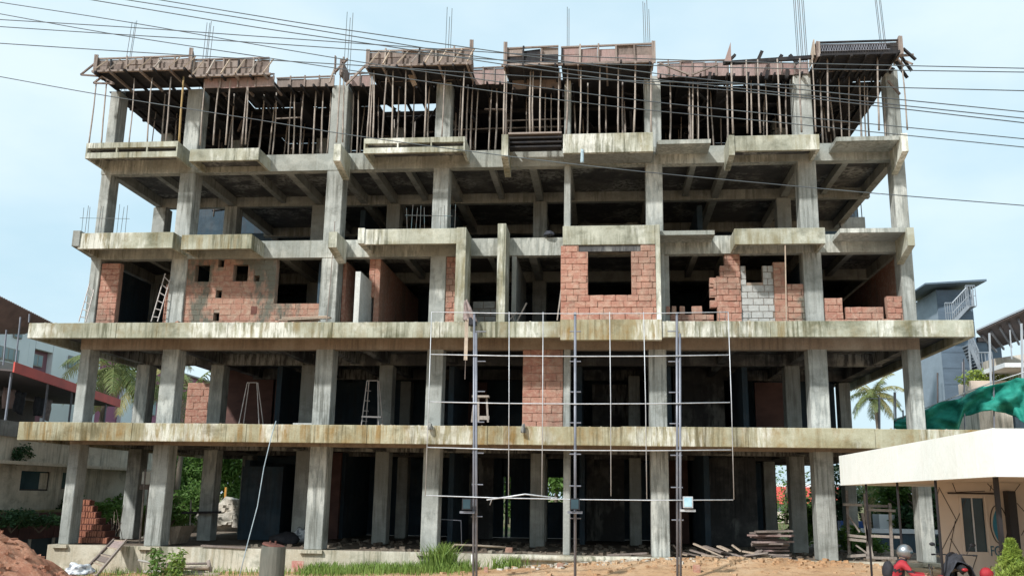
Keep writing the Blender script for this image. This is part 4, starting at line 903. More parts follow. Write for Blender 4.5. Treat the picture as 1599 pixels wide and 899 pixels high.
# ================================================================== GROUND FLOOR THINGS
random.seed(21)
PL = [(1083, 848, 1130, 869, 'pale_wood'), (1078, 858, 1112, 872, 'board_wood'), (1066, 862, 1090, 868, 'board_wood'), (1100, 852, 1128, 862, 'board_wood'), (1122, 852, 1140, 860, 'pale_wood'), (1143, 850, 1157, 860, 'pale_wood'), (1095, 866, 1125, 871, 'pale_wood'), (1128, 862, 1168, 870, 'board_wood'), (1140, 866, 1190, 872, 'board_wood'), (1160, 860, 1205, 868, 'pale_wood'), (1050, 850, 1062, 866, 'board_wood'), (1055, 862, 1075, 866, 'pale_wood'), (1112, 874, 1150, 873, 'board_wood'), (1150, 871, 1200, 862, 'board_wood'), (1186, 872, 1222, 868, 'pale_wood'), (1196, 866, 1236, 872, 'board_wood'), (1172, 868, 1188, 858, 'board_wood')]
PL.sort(key=lambda q: q[0])
for i, (a, b, c_, d_, mt) in enumerate(PL):
    Ya = random.uniform(.55, .9); Yb = random.uniform(.35, .8)
    p, q = at(a, b, Ya), at(c_, d_, Yb); p[2] = max(p[2], .03); q[2] = max(q[2], .03)
    board('loose_plank', tuple(p), tuple(q), .22, .045, mt, 'loose plank in the scattered heap right of fifth column, %s from the left' % ORD[i], 'plank', 'loose planks scattered on the ground floor')
st = []
for i in range(13):
    z = .03+i*.064+random.uniform(0, .006); a = 1182+random.uniform(-14, 8)-(4 if i > 9 else 0); b = 1230+random.uniform(-16, 10)
    if i < 4: a += 10; b -= 2
    Y = .9+random.uniform(-.12, .12)
    E = board('stacked_plank', (xat(a, Y, z), Y+random.uniform(-.3, .3), z+random.uniform(-.005, .01)), (xat(b, Y, z), Y+random.uniform(-.45, .45), z+random.uniform(0, .045)), .42, .05, random.choice(['board_wood', 'plywood_pink', 'pale_wood', 'board_wood']), 'plank in the tall stack before the sixth column, %s from the bottom' % ORD[i], 'plank', 'planks in the tall stack on the ground floor')
# rubble strip on the floor
def scatter(name, n, f, smin, smax, mat, label, cat=None, seed=1):
    r = random.Random(seed); m = MB()
    for _ in range(n):
        x, y, z = f(r); s_ = r.uniform(smin, smax)
        v = UNITBOX-.5; v = v*np.array([s_*r.uniform(.7, 1.6), s_*r.uniform(.7, 1.4), s_*r.uniform(.4, .9)]); a = r.uniform(0, 3); ca, sa = math.cos(a), math.sin(a)
        v = v+np.array([[r.uniform(-1, 1) for _ in range(3)] for _ in range(8)])*s_*.16
        v = np.stack([v[:, 0]*ca-v[:, 1]*sa+x, v[:, 0]*sa+v[:, 1]*ca+y, v[:, 2]+z+s_*.12], 1); m.add(v, BF)
    o = m.build(name, mat); return tag(o, label, cat, None, 'stuff')
scatter('floor_rubble', 500, lambda r: ((lambda x: (x, r.uniform(.4, 7), 0))(r.uniform(-12, 9.5))), .03, .16, 'floor_rubble', 'broken debris strewn over the ground floor slab', 'rubble')
scatter('ground_stones', 420, lambda r: ((lambda x, y: (x, y, gh(x, y)))(r.gauss(2.5, 3.2), -.35-abs(r.gauss(0, 1.1)))), .03, .13, 'ground_dirt', 'small stones and clods scattered on the dirt by the kerb', 'stones', 2)
scatter('concrete_chips', 130, lambda r: ((lambda x, y: (x, y, gh(x, y)))(r.gauss(-.2, 1.3), -.4-abs(r.gauss(0, .5)))), .03, .12, 'house_plaster', 'pale broken concrete chips heaped against the plinth near the slim column', 'stones', 3)
scatter('slab_debris', 260, lambda r: (r.uniform(-18.6, 10.6), r.uniform(-1.24, -.85), 7.145), .015, .07, 'house_plaster', 'crumbs of mortar and brick along the edge of slab two', 'rubble', 61)
scatter('slab_debris', 160, lambda r: (r.uniform(-18.6, 10.6), r.uniform(-1.24, -.85), 3.875), .015, .06, 'brown_beam_concrete', 'crumbs of mortar along the edge of slab one', 'rubble', 62)
scatter('brick_bits', 60, lambda r: (r.choice([-10.9, -12.5, -9.9, 3.8, 5.2, -14.2])+r.gauss(0, .4), r.uniform(-1.2, -.5), 7.145), .04, .12, 'laterite', 'broken laterite bits lying on slab two below the brick walls', 'rubble', 63)
for i, (px, py, Y, sx, sz, lab) in enumerate(((875, 890, -1.5, .12, .16, 'small red laterite lump on the dirt right of the second frame post'), (1088, 892, -2.6, .12, .26, 'upright red brick stuck in the dirt right of the third frame post'), (795, 858, .3, .14, .12, 'single orange red brick lying on the plinth edge left of the slim column'), (759, 893, -1.8, .07, .18, 'narrow red stone upright on the dirt by the first frame post'))):
    p = at(px, py, Y); zb = gh(p[0], Y) if Y < 0 else 0
    o = bpy.data.objects.new('loose_brick', random.choice(BR['laterite'])); col.objects.link(o); o.location = (p[0], Y, max(p[2], zb+.03)); o.scale = (sx*1.6, sx*1.5, sz*1.3); tag(o, lab, 'brick', 'loose red bricks on the dirt')
# concrete stub with red cap, pipes, wooden chute, sack
p = at(424, 899, -4.5); zt = at(424, 852, -4.5)[2]; rr = (at(443, 870, -4.5)[0]-at(406, 870, -4.5)[0])/2
o = MB().tube([(p[0], -4.5, -1.2), (p[0], -4.5, zt-.2), (p[0]+.01, -4.5, zt)], [rr*1.03, rr, rr*.97], 20).build('concrete_stub', 'concrete_stub', None, False); rebase(o, (p[0], -4.5, -.9)); tag(o, 'round dark streaked concrete pillar stub standing before the plinth', 'pillar')
MB().tube([(p[0], -4.5, zt), (p[0]+.01, -4.5, zt+.05)], [rr*.96, rr*.9], 16).build('cap', 'clay_dark', o)
for dx_ in (-.1, .05): MB().tube([(p[0]+dx_, -4.5, zt+.02), (p[0]+dx_, -4.5, zt+.14)], .03, 6).build('bolt', 'clay_dark', o)
for i, (a, b, c_, d_, r_, mt) in enumerate(((216, 874, 245, 880, .035, 'concrete_grey_far'), (238, 880, 328, 879, .035, 'board_wood'), (250, 886, 326, 886, .055, 'pale_wood'), (300, 888, 330, 887, .06, 'board_wood'), (225, 892, 320, 893, .045, 'concrete_grey_far'), (262, 898, 343, 897, .07, 'pale_wood'), (305, 893, 340, 898, .05, 'board_wood'), (325, 874, 329, 892, .06, 'board_wood'))):
    p, q = at(a, b, -1.2-.1*(i % 3)), at(c_, d_, -1.2-.1*(i % 3))
    o = MB().tube([p, q], r_, 8).build('pole', mt, None, True); rebase(o, p); tag(o, ['short grey pipe end at the left of the pole pile', 'thin brown pole on top of the pole pile by the plinth', 'pale pole second from the top of the pole pile', 'short thick brown pole at the right end of the pile', 'thin grey pipe in the middle of the pole pile', 'thick pale pole at the bottom of the pile', 'brown pole sloping at the lower right of the pile', 'stubby upright post holding the pole pile'][i], 'pole', 'poles piled before the plinth')
E = empty('wooden_ladder', tuple(at(155, 899, -1.9)), 'weathered broad timber ladder ramp leaning on the plinth at left', 'ladder', 'ladders')
a0, a1, b0, b1 = at(132, 890, -2.2), at(178, 842, -.3), at(150, 899, -2.2), at(197, 843, -.3)
a0 = np.array(a0); 
for p, q in ((a0, a1), (b0, b1)): MB().bar(p, q, .05, .09).build('rail', 'board_wood', E)
for i in range(5):
    t = i/4*.96+.02; MB().bar(a0*(1-t)+np.array(a1)*t, np.array(b0)*(1-t)+np.array(b1)*t, .07, .04).build('rung', 'pale_wood', E)
t0, t1 = .34, .55; MB().slab3([a0*(1-t0)+a1*t0, b0*(1-t0)+b1*t0, b0*(1-t1)+b1*t1, a0*(1-t1)+a1*t1], .02).build('board', 'board_wood', E)
t0, t1 = .76, .98; MB().slab3([a0*(1-t0)+a1*t0, b0*(1-t0)+b1*t0, b0*(1-t1)+b1*t1, a0*(1-t1)+a1*t1], .02).build('board', 'plywood_pink', E)
lump(tuple(at(122, 892, -3.2)), .42, .35, .22, 12, 'sack_white', 'cement_sack', 'crumpled white and dark patterned sack at the foot of the red earth mound', 'sack', 4, .5)
# shuttering boards lying on slab at columns
for i, (a, b, c_, d_, Y) in enumerate(((315, 851, 385, 855, -.1), (948, 866, 1010, 863, .3), (1400-118, 883, 1318, 884, -.2))):
    board('edge_plank', at(a, b, Y), at(c_, d_, Y), .16, .05, 'board_wood', ['plank lying on the plinth edge right of second column', 'thin plank lying on the ground floor left of fifth column', 'plank under the foot of the sixth column'][i], 'plank')
# tray/trough by column 2
E = MB().prism([(at(258, 830, 1.2)[0], .25), (at(286, 830, 1.2)[0]+.35, .62), (at(258, 830, 1.2)[0]-.1, .62), (at(258, 830, 1.2)[0]-.05, .0), (at(270, 830, 1.2)[0]+.15, .0)], 'y', 1.0, 1.9)
m = MB(); xa, xb = xat(256, 1.2, .3), xat(286, 1.2, .3)
m.add([(xa, 1.1, .02), (xb-.2, 1.1, .02), (xb-.2, 2, .02), (xa, 2, .02), (xa-.1, 1.0, .55), (xb, 1.0, .62), (xb, 2.1, .62), (xa-.1, 2.1, .55)], [(0, 1, 2, 3), (0, 1, 5, 4), (1, 2, 6, 5), (2, 3, 7, 6), (3, 0, 4, 7), (4, 5, 6, 7)])
o = m.build('mortar_trough', 'brown_beam_concrete'); rebase(o, (xa, 1.1, 0)); tag(o, 'tapered mortar trough on the ground floor right of second column', 'trough')
o = MB().tube([(xat(218, 1.4, 0), 1.4, 0), (xat(226, 1.4, 2.2), 1.4, 2.5)], .035, 6).build('wooden_pole', 'prop_wood', None, True); rebase(o, (xat(218, 1.4, 0), 1.4, 0)); tag(o, 'brown pole standing between inner column and second column on ground floor', 'pole')
E = empty('sign_board', (xat(228, 3.5, 1), 3.5, 1), 'small white board on a brown post left of second column', 'board')
MB().box(xat(221, 3.5, 2.0), xat(234, 3.5, 2.0), 3.48, 3.52, 2.0, 2.45).build('panel', 'white_paint', E); MB().box(xat(219, 3.5, 1.9), xat(235, 3.5, 1.9), 3.46, 3.54, 1.8, 1.98).build('rail', 'board_wood', E); MB().box(xat(227, 3.5, 1), xat(229, 3.5, 1), 3.53, 3.58, 0, 2.4).build('post', 'board_wood', E)
# table-height planks round inner column
board('cross_plank', at(285, 800, 3.7), at(344, 799, 3.7), .2, .08, 'plywood_dark', 'dark plank nailed across the inner column right of the second column', 'plank')
o = MB().tube([(xat(296, 3.8, 0), 3.8, 0), (xat(298, 3.8, 1.4), 3.8, 1.45)], .03, 6).build('wooden_pole', 'prop_wood', None, True); rebase(o, (xat(296, 3.8, 0), 3.8, 0)); tag(o, 'short pole holding the dark plank by the inner column', 'pole')
lump((xat(445, 2.5, .2), 2.5, .12), .5, .4, .3, 31, 'jacket_black', 'dark_heap', 'dark heap of soil and rags beside the third column on the ground floor', 'heap')
lump((xat(470, 3.4, .2), 3.4, .2), .25, .25, .35, 32, 'sack_white', 'cement_sack', 'pale sack behind the dark heap near the third column', 'sack')
# rubble heap beyond
lump((xat(352, 13, .4), 14.5, .2), 2.4, 1.4, 1.2, 41, 'house_plaster', 'rubble_heap', 'pale heap of rubble and sacks seen behind the building at left', 'rubble', 4, .5)
E = empty('yellow_post', (xat(350, 15, 1), 15.8, .0), 'yellow post standing behind the rubble heap', 'post'); MB().box(xat(349, 15.8, 1.2), xat(351.5, 15.8, 1.2), 15.8, 15.9, 0, 2.0).build('post', 'orange_sticker', E)
scatter('rubble_pieces', 260, lambda r: ((lambda a, d: (xat(352, 13, .4)+math.cos(a)*2.2*d, 14.0+math.sin(a)*1.3*d, .1+1.15*(1-d)))(r.uniform(-3.14, 3.14), r.uniform(0, 1.05))), .12, .42, 'house_plaster', 'broken pieces covering the rubble heap at left', 'rubble', 44)
o = MB().box(xat(334, 16.5, 1), xat(392, 16.5, 1), 16.5, 16.7, -.1, 1.25).build('boundary_wall', 'concrete_grey_far'); rebase(o, (xat(334, 16.5, 1), 16.5, 0)); tag(o, 'low grey boundary wall behind the rubble heap', 'wall')
# concrete pipes / white PVC near the grass
o = MB().tube([at(738, 887, -1.0), at(738, 865, -1.0)], .05, 8).build('pvc_pipe', 'pvc_white', None, True); rebase(o, at(738, 887, -1)); tag(o, 'short white upright pipe stub behind the tall grass', 'pipe')
o = MB().tube([at(703, 858, -.3), at(710, 850, -.3), at(740, 851, -.3), at(790, 854, -.2)], .035, 7).build('steel_pipe', 'brown_beam_concrete', None, True); rebase(o, at(703, 858, -.3)); tag(o, 'bent brown pipe along the plinth edge behind the tall grass', 'pipe')
o = MB().tube([at(683, 810, .6), at(720, 812, .6), at(721, 862, .6)], .018, 6).build('pipe_bracket', 'post_steel', None, True); rebase(o, at(683, 810, .6)); tag(o, 'thin dark right angle pipe beside the fourth column on ground floor', 'pipe')

# ---------------- scaffold of rough timber at the right
E = empty('timber_scaffold', (xat(1350, 1.0, 0), 1.0, -.1), 'rough timber scaffold frame right of the sixth column', 'scaffold')
def sp(x, y, Yv=1.0): p = at(x, y, Yv); return p
for a, b, c_, d_, Y in ((1326, 870, 1322, 765, .9), (1356, 872, 1350, 770, .9), (1361, 870, 1357, 790, 2.0), (1393, 868, 1389, 785, .9), (1362, 868, 1346, 800, .9)): MB().bar(sp(a, b, Y), sp(c_, d_, Y), .08, .07, (0, 1, 0)).build('post', 'prop_wood', E)
for a, b, c_, d_, Y in ((1316, 787, 1346, 788, .8), (1352, 795, 1398, 797, .8), (1350, 789, 1392, 790, 1.0), (1323, 835, 1352, 838, .8), (1323, 841, 1352, 844, .8), (1352, 870, 1400, 871, .8), (1322, 868, 1352, 866, .8), (1360, 836, 1405, 838, 1.0)): MB().bar(sp(a, b, Y), sp(c_, d_, Y), .1, .08).build('rail', 'prop_wood', E)
for a, b, c_, d_, Y in ((1326, 806, 1342, 830, .8), (1336, 850, 1360, 868, .9)): MB().bar(sp(a, b, Y), sp(c_, d_, Y), .06, .05).build('brace', 'prop_wood', E)

# ================================================================== VEGETATION
def leaves(name, pts, size, mat, parent=None, aspect=2.2, droop=.2, seed=0, upright=0):
    """many small bent leaf faces around given points"""
    r = np.random.default_rng(seed); P = np.asarray(pts, float); n = len(P)
    d = r.normal(size=(n, 3)); d[:, 2] = d[:, 2]*.6+upright; d /= np.linalg.norm(d, axis=1)[:, None]
    u = r.normal(size=(n, 3)); s_ = np.cross(d, u); s_ /= np.linalg.norm(s_, axis=1)[:, None]
    L_ = size*r.uniform(.6, 1.35, n)[:, None]; W_ = L_/aspect
    tip = P+d*L_; tip[:, 2] -= droop*L_[:, 0]; mid = P+d*L_*.5
    V = np.empty((n, 4, 3)); V[:, 0] = P; V[:, 1] = mid+s_*W_*.5; V[:, 2] = tip; V[:, 3] = mid-s_*W_*.5
    V = V.reshape(-1, 3); o_ = np.array(org(parent)) if parent else np.zeros(3); V -= o_
    me = bpy.data.meshes.new(name); me.vertices.add(n*4); me.vertices.foreach_set('co', V.ravel())
    me.loops.add(n*4); me.loops.foreach_set('vertex_index', np.arange(n*4)); me.polygons.add(n)
    me.polygons.foreach_set('loop_start', np.arange(0, n*4, 4)); me.polygons.foreach_set('loop_total', np.full(n, 4)); me.update(); me.validate()
    me.materials.append(MATS[mat]); o = bpy.data.objects.new(name, me); col.objects.link(o)
    if parent: o.parent = parent
    return o
def clump_pts(c, rad, n, k_=14, seed=0, hollow=.35):
    r = np.random.default_rng(seed); c = np.array(c, float); rad = np.array(rad, float)
    cc = r.normal(size=(k_, 3)); cc /= np.linalg.norm(cc, axis=1)[:, None]; cc *= r.uniform(.25, .9, (k_, 1)); cr_ = r.uniform(.25, .5, k_)
    i = r.integers(0, k_, n); d = r.normal(size=(n, 3)); d /= np.linalg.norm(d, axis=1)[:, None]; rr_ = r.uniform(hollow, 1, (n, 1))**.6
    return c+(cc[i]+d*rr_*cr_[i][:, None])*rad
def tree(c, h, rad, n, size, mat, label, seed, group='trees behind the building', k_=18, trunk=.16):
    z0 = gh(c[0], c[1]); E = empty('tree', (c[0], c[1], z0), label, 'tree', group)
    top = (c[0]+.3, c[1], z0+h-rad[2]*.6)
    m = MB().tube([(c[0], c[1], z0-.2), (c[0]+.1, c[1], z0+h*.4), top], [trunk, trunk*.75, trunk*.35], 8)
    r = random.Random(seed)
    for i in range(5):
        a = r.uniform(0, 6.28); m.tube([(c[0]+.12, c[1], z0+h*(.35+.07*i)), (c[0]+math.cos(a)*rad[0]*.6, c[1]+math.sin(a)*rad[1]*.6, z0+h*(.55+.07*i))], [trunk*.4, trunk*.12], 6)
    m.build('trunk', 'trunk_bark', E, True)
    leaves('crown', clump_pts((c[0], c[1], z0+h-rad[2]), rad, n, k_, seed), size, mat, E, seed=seed)
    return E
def shrub(c, rad, n, size, mat, label, seed, group='shrubs around the site', name='shrub', **kw):
    E = empty(name, (c[0], c[1], c[2]), label, 'shrub', group)
    m = MB(); r = random.Random(seed)
    for i in range(6):
        a = r.uniform(0, 6.28); m.tube([(c[0], c[1], c[2]-.1), (c[0]+math.cos(a)*rad[0]*.5, c[1]+math.sin(a)*rad[1]*.5, c[2]+rad[2]*1.1)], [.025, .008], 5)
    m.build('stems', 'trunk_bark', E)
    leaves('foliage', clump_pts((c[0], c[1], c[2]+rad[2]*.85), rad, n, kw.get('k_', 16), seed), size, mat, E, seed=seed, upright=kw.get('up', .2))
    return E
def palm(base, h, lean, nf, fl, mat, label, seed, tr=.17, ldroop=1.0):
    r = random.Random(seed); x, y, z = base; E = empty('palm_tree', base, label, 'palm tree', 'coconut palms')
    pts = [(x+lean[0]*t*t, y+lean[1]*t*t, z+h*t) for t in np.linspace(0, 1, 8)]
    MB().tube(pts, [tr*(1.25-.55*t) for t in np.linspace(0, 1, 8)], 9).build('trunk', 'trunk_bark', E, True)
    c = Vector(pts[-1])
    for k_ in range(nf):
        a = k_*2.399+r.uniform(-.2, .2); el = 1.15-1.75*(k_/nf)+r.uniform(-.1, .1); L_ = fl*r.uniform(.85, 1.1); n = 16
        p = c.copy(); d = Vector((math.cos(a)*math.cos(el), math.sin(a)*math.cos(el), math.sin(el))); sp_ = [p.copy()]; V = []; Fc = []
        for i in range(n):
            d.z -= .11*ldroop*(.5+i/n); d.normalize(); p = p+d*(L_/n); sp_.append(p.copy())
        m = MB().tube(sp_, [.035*(1-i/(n+2)) for i in range(n+1)], 4, False)
        for i in range(2, n):
            for j in (0, .5):
                q = sp_[i].lerp(sp_[i+1], j); dd = (sp_[i+1]-sp_[i]).normalized(); s_ = dd.cross(Vector((0, 0, 1))).normalized()
                ll = L_*.24*math.sin(math.pi*(.15+.8*i/n))+.1
                for sg in (-1, 1):
                    t_ = q+s_*sg*ll*.75+dd*ll*.45+Vector((0, 0, -ll*r.uniform(.35, .8)*ldroop)); mm = q.lerp(t_, .5)+Vector((0, 0, ll*.1)); w_ = dd*.035*fl/3
                    V_ = [q-w_, q+w_, mm+w_, mm-w_, t_]; m.add(V_, [(0, 1, 2, 3), (3, 2, 4)])
        m.build('frond', mat if r.random() > .25 or mat != 'leaf_palm' else 'leaf_palm_dry', E, False, False)
    m = MB()
    for i in range(7):
        a = i*.9; m.tube([c+Vector((math.cos(a)*.15, math.sin(a)*.15, -.1)), c+Vector((math.cos(a)*.3, math.sin(a)*.3, -.45))], [.05, .11], 6)
    m.build('coconuts', 'moss', E, True)
    return E
# palms left, behind
def gp(px, py, Y): p = at(px, py, Y); return p
p = gp(172, 590, 20); palm((p[0]-.5, 20, -.3), p[2]+.9, (.6, 0), 17, 3.6, 'leaf_palm', 'coconut palm behind the building at left, seen beside the first column', 51)
p = gp(215, 585, 26); palm((p[0], 26, -.3), p[2]+.2, (.3, 0), 16, 3.6, 'leaf_palm', 'yellowing coconut palm behind the second inner column at left', 52)
p = gp(290, 610, 30); palm((p[0], 30, -.3), p[2]+.3, (.3, 0), 14, 3.4, 'leaf_palm', 'coconut palm between second column and the lit brick wall', 54)
p = gp(1372, 622, 38); palm((p[0], 38, -.3), p[2]+.6, (-.3, 0), 20, 2.35, 'leaf_palm', 'coconut palm behind the building seen left of the last column', 53)
p = gp(1375, 765, 20); palm((p[0], 22, -.3), p[2]+.9, (.1, 0), 16, 3.0, 'leaf_palm', 'low coconut palm behind the timber scaffold', 55)
# trees at left behind
for i, (px, py, Y, rad, n, mt, lab) in enumerate(((160, 720, 34, (2.8, 2.6, 2.4), 2600, 'leaf_mid', 'bushy tree low behind the first column'), (262, 742, 33, (2.6, 2.4, 2.8), 3400, 'leaf_mid', 'bright bushy tree right of the second column behind'), (298, 755, 38, (3.0, 2.6, 3.2), 3200, 'leaf_dark', 'dark leafy tree behind the inner column at left'), (352, 735, 34, (2.8, 2.4, 3.0), 3400, 'leaf_mid', 'leafy tree above the rubble heap at left'), (205, 750, 40, (2.6, 2, 2.6), 2400, 'leaf_mid', 'tree between the first inner column and second column'))):
    p = gp(px, py, Y); tree((p[0], Y), max(2.5, p[2]+rad[2]*1.1), rad, int(n*1.5), .36, mt, lab, 60+i)
p = gp(867, 770, 36); tree((p[0], 36), 6.0, (2.6, 2.2, 2.6), 4200, .34, 'leaf_mid', 'green tree seen through the opening left of the slim column', 71)
p = gp(790, 780, 36); tree((p[0], 37), 6.0, (2.3, 2.0, 2.8), 3400, .34, 'leaf_mid', 'green tree seen through the narrow slit window', 72)
for i, (px, py, Y, rad, n, mt, lab) in enumerate(((1420, 790, 13, (1.6, 1.4, 2.0), 5200, 'leaf_mid', 'dense green mango tree left of the last column behind the canopy'), (1448, 800, 11, (1.2, 1.2, 2.2), 3000, 'leaf_dark', 'dark leafy tree behind the last column'), (1310, 790, 16, (1.2, 1.2, 2.6), 2600, 'leaf_dark', 'dark tree right behind the sixth column'), (1385, 775, 30, (3, 2, 2.0), 2600, 'leaf_dark', 'far dark tree behind the low palm'), (1225, 770, 45, (4, 2, 3), 1800, 'leaf_mid', 'far tree glimpsed left of the inner sixth column'))):
    p = gp(px, py, Y); tree((p[0], Y), p[2]+rad[2]*.9, rad, n, .26, mt, lab, 80+i)
# shrubs at left and right
for i, (px, py, Y, rad, n, sz, mt, lab) in enumerate(((18, 822, 1.0, (1.0, .7, .42), 1300, .14, 'leaf_dark', 'dark shrubs under the house wall at the left edge'), (62, 822, 2.0, (1.1, .6, .3), 1100, .14, 'leaf_dark', 'dark low shrub under the house window'), (152, 808, 7.0, (1.3, .8, .5), 1600, .18, 'leaf_mid', 'low green creeper behind the clay tile heap'), (100, 812, 6.0, (.8, .6, .6), 900, .18, 'leaf_dark', 'dark shrub at the house corner left of first column'), (180, 812, 10, (1.2, .8, .7), 1400, .2, 'leaf_mid', 'green shrub left of the first inner column'), (30, 712, 1.55, (.0, .0, .0), 0, 0, '', ''), (268, 812, 12, (1.4, 1, .8), 1800, .2, 'leaf_mid', 'green shrub beyond the second column'), (300, 800, 14, (1.2, 1, 1.0), 1600, .2, 'leaf_mid', 'green shrub beyond the second inner column'), (1340, 860, 6, (1.3, .8, .5), 1300, .2, 'leaf_mid', 'low shrub behind the timber scaffold'), (1262, 842, 9, (.9, .8, .9), 1300, .2, 'leaf_mid', 'green shrub glimpsed between inner and sixth columns'), (1400, 835, 14, (1.6, .8, 1.0), 1500, .22, 'leaf_dark', 'dark shrub behind the rider'))):
    if n: p = gp(px, py, Y); shrub((p[0], Y, p[2]-.1), rad, n, sz, mt, lab, 100+i)
# mossy creeper on the house ledge
p = atx(38, 712, -21.4); leaves('wall_creeper', clump_pts(p, (.25, .9, .45), 500, 8, 121), .12, 'leaf_dark', None, seed=121); o = bpy.context.scene.collection.objects[-1] if False else bpy.data.objects['wall_creeper']; tag(o, 'dark creeper growing on the ledge above the house window', 'plant')
# green pillar of moss
E = empty('mossy_pillar', tuple(gp(162, 790, 12)), 'moss covered green pillar behind the first column', 'pillar'); MB().box(at(156, 780, 12)[0], at(169, 780, 12)[0], 12, 12.4, -.3, at(162, 759, 12)[2]).build('shaft', 'moss', E)
leaves('moss_tufts', clump_pts(tuple(at(162, 770, 11.9)), (.28, .2, .6), 500, 8, 5), .07, 'leaf_bright', E, seed=5)
E = empty('garden_wall', tuple(gp(150, 800, 13)), 'mossy stone garden wall behind the first inner column', 'wall'); MB().box(at(130, 780, 13.2)[0], at(200, 780, 13.2)[0], 13.2, 13.5, -.3, at(162, 752, 13.2)[2]).build('wall', 'moss', E)
E = empty('garden_wall', tuple(gp(270, 790, 15)), 'grey boundary wall with moss right of second column', 'wall'); MB().box(at(240, 780, 15)[0], at(340, 780, 15)[0], 15, 15.3, -.3, at(290, 772, 15)[2]).build('wall', 'moss', E)
# stalky plants front left
for i, (px, n) in enumerate(((243, 5), (275, 7))):
    p = at(px, 899, -1.9); E = empty('leafy_plant', (p[0], -1.9, p[2]-.2), ['young upright plant before the pole pile, left one', 'fuller upright plant before the pole pile, right one'][i], 'plant', 'upright plants before the pole pile')
    r = random.Random(130+i); m = MB(); pts = []
    for j in range(n):
        x = p[0]+r.uniform(-.2, .25); y = -1.9+r.uniform(-.15, .15); h_ = r.uniform(.75, 1.15); tx = x+r.uniform(-.12, .12)
        m.tube([(x, y, p[2]-.3), ((x+tx)/2, y, p[2]-.3+h_*.6), (tx, y, p[2]-.2+h_)], [.012, .009, .004], 5)
        for t in np.linspace(.2, 1, 44): pts.append((x+(tx-x)*t, y, p[2]-.3+h_*t))
    m.build('stems', 'leaf_mid', E); leaves('foliage', pts, .17, 'leaf_grass' if i else 'leaf_mid', E, 2.8, .35, 131+i, .3)
# small bright conifer bush bottom right
p = at(1578, 899, -12.5); base = (p[0]+.05, -12.5, p[2]-.35)
E = empty('conical_bush', base, 'bright yellow green cone shaped bush in the lower right corner', 'bush')
r = np.random.default_rng(9); n = 9000; t = r.uniform(0, 1, n)**1.2; a = r.uniform(0, 6.283, n); H_ = (at(1575, 843, -12.5)[2]-base[2]); lump_ = .78+.3*np.sin(a*3+t*11)+.22*np.sin(a*5-t*27)
rad_ = .46*(1-t*.9)*lump_*r.uniform(.55, 1.0, n)**.5
pts = np.stack([base[0]+np.cos(a)*rad_, base[1]+np.sin(a)*rad_, base[2]+t*H_], 1); leaves('foliage', pts, .055, 'leaf_bright', E, 3.4, -.1, 10, .9)
MB().tube([base, (base[0], base[1], base[2]+H_*.9)], [.03, .01], 6).build('stem', 'trunk_bark', E)
p2 = (base[0]+.22, -12.9, base[2]); E = empty('conical_bush', p2, 'low bright green bush beside the cone bush at the corner', 'bush'); t = r.uniform(0, 1, 3000); a = r.uniform(0, 6.283, 3000); rad_ = .24*np.sqrt(1-t*.9)
leaves('foliage', np.stack([p2[0]+np.cos(a)*rad_, p2[1]+np.sin(a)*rad_, p2[2]+t*.5], 1), .055, 'leaf_bright', E, 2.6, -.1, 12, .6)
MB().tube([p2, (p2[0], p2[1], p2[2]+.4)], [.025, .01], 6).build('stem', 'trunk_bark', E)
# grass in front of the plinth (uncountable)
def grass(name, n, fx, hmin, hmax, mat, label, seed):
    r = np.random.default_rng(seed); V = []; Fs = []
    for i in range(n):
        x, y = fx(r); z = gh(x, y)-.03; h_ = r.uniform(hmin, hmax); a = r.uniform(0, 6.28); l_ = h_*r.uniform(.15, .55); w_ = .009+h_*.010
        dx, dy = math.cos(a)*l_, math.sin(a)*l_; b = r.uniform(0, 6.28); wx, wy = math.cos(b)*w_, math.sin(b)*w_
        k_ = len(V); V += [(x-wx, y-wy, z), (x+wx, y+wy, z), (x+dx*.35+wx*.8, y+dy*.35+wy*.8, z+h_*.62), (x+dx*.35-wx*.8, y+dy*.35-wy*.8, z+h_*.62), (x+dx, y+dy, z+h_*.95)]
        Fs += [(k_, k_+1, k_+2, k_+3), (k_+3, k_+2, k_+4)]
    o = MB().add(V, Fs).build(name, mat, None, False, False); return tag(o, label, 'grass', None, 'stuff')
grass('grass', 3600, lambda r: (r.uniform(-9.3, -3.9), -.3-abs(r.normal(0, .8))), .12, .42, 'leaf_grass', 'bright green grass strip along the plinth', 200)
grass('grass', 900, lambda r: (r.uniform(-19, -9.3), -.5-abs(r.normal(0, .9))), .1, .3, 'leaf_grass', 'sparse weeds before the plinth at left', 201)
px_ = at(690, 880, -.9)[0]
grass('tall_grass', 420, lambda r: (px_+r.normal(0, .22), -.95+r.normal(0, .15)), .5, 1.0, 'leaf_grass', 'tall clump of grass at the foot of the fourth column', 202)
grass('grass', 260, lambda r: (r.normal(-3.0, .3), -.7+r.normal(0, .15)), .2, .5, 'leaf_grass', 'small grass tuft beside the first frame post', 203)
grass('grass', 900, lambda r: (r.uniform(-20, 12), r.uniform(14.5, 30)), .3, .8, 'leaf_mid', 'wild grass behind the building', 204)

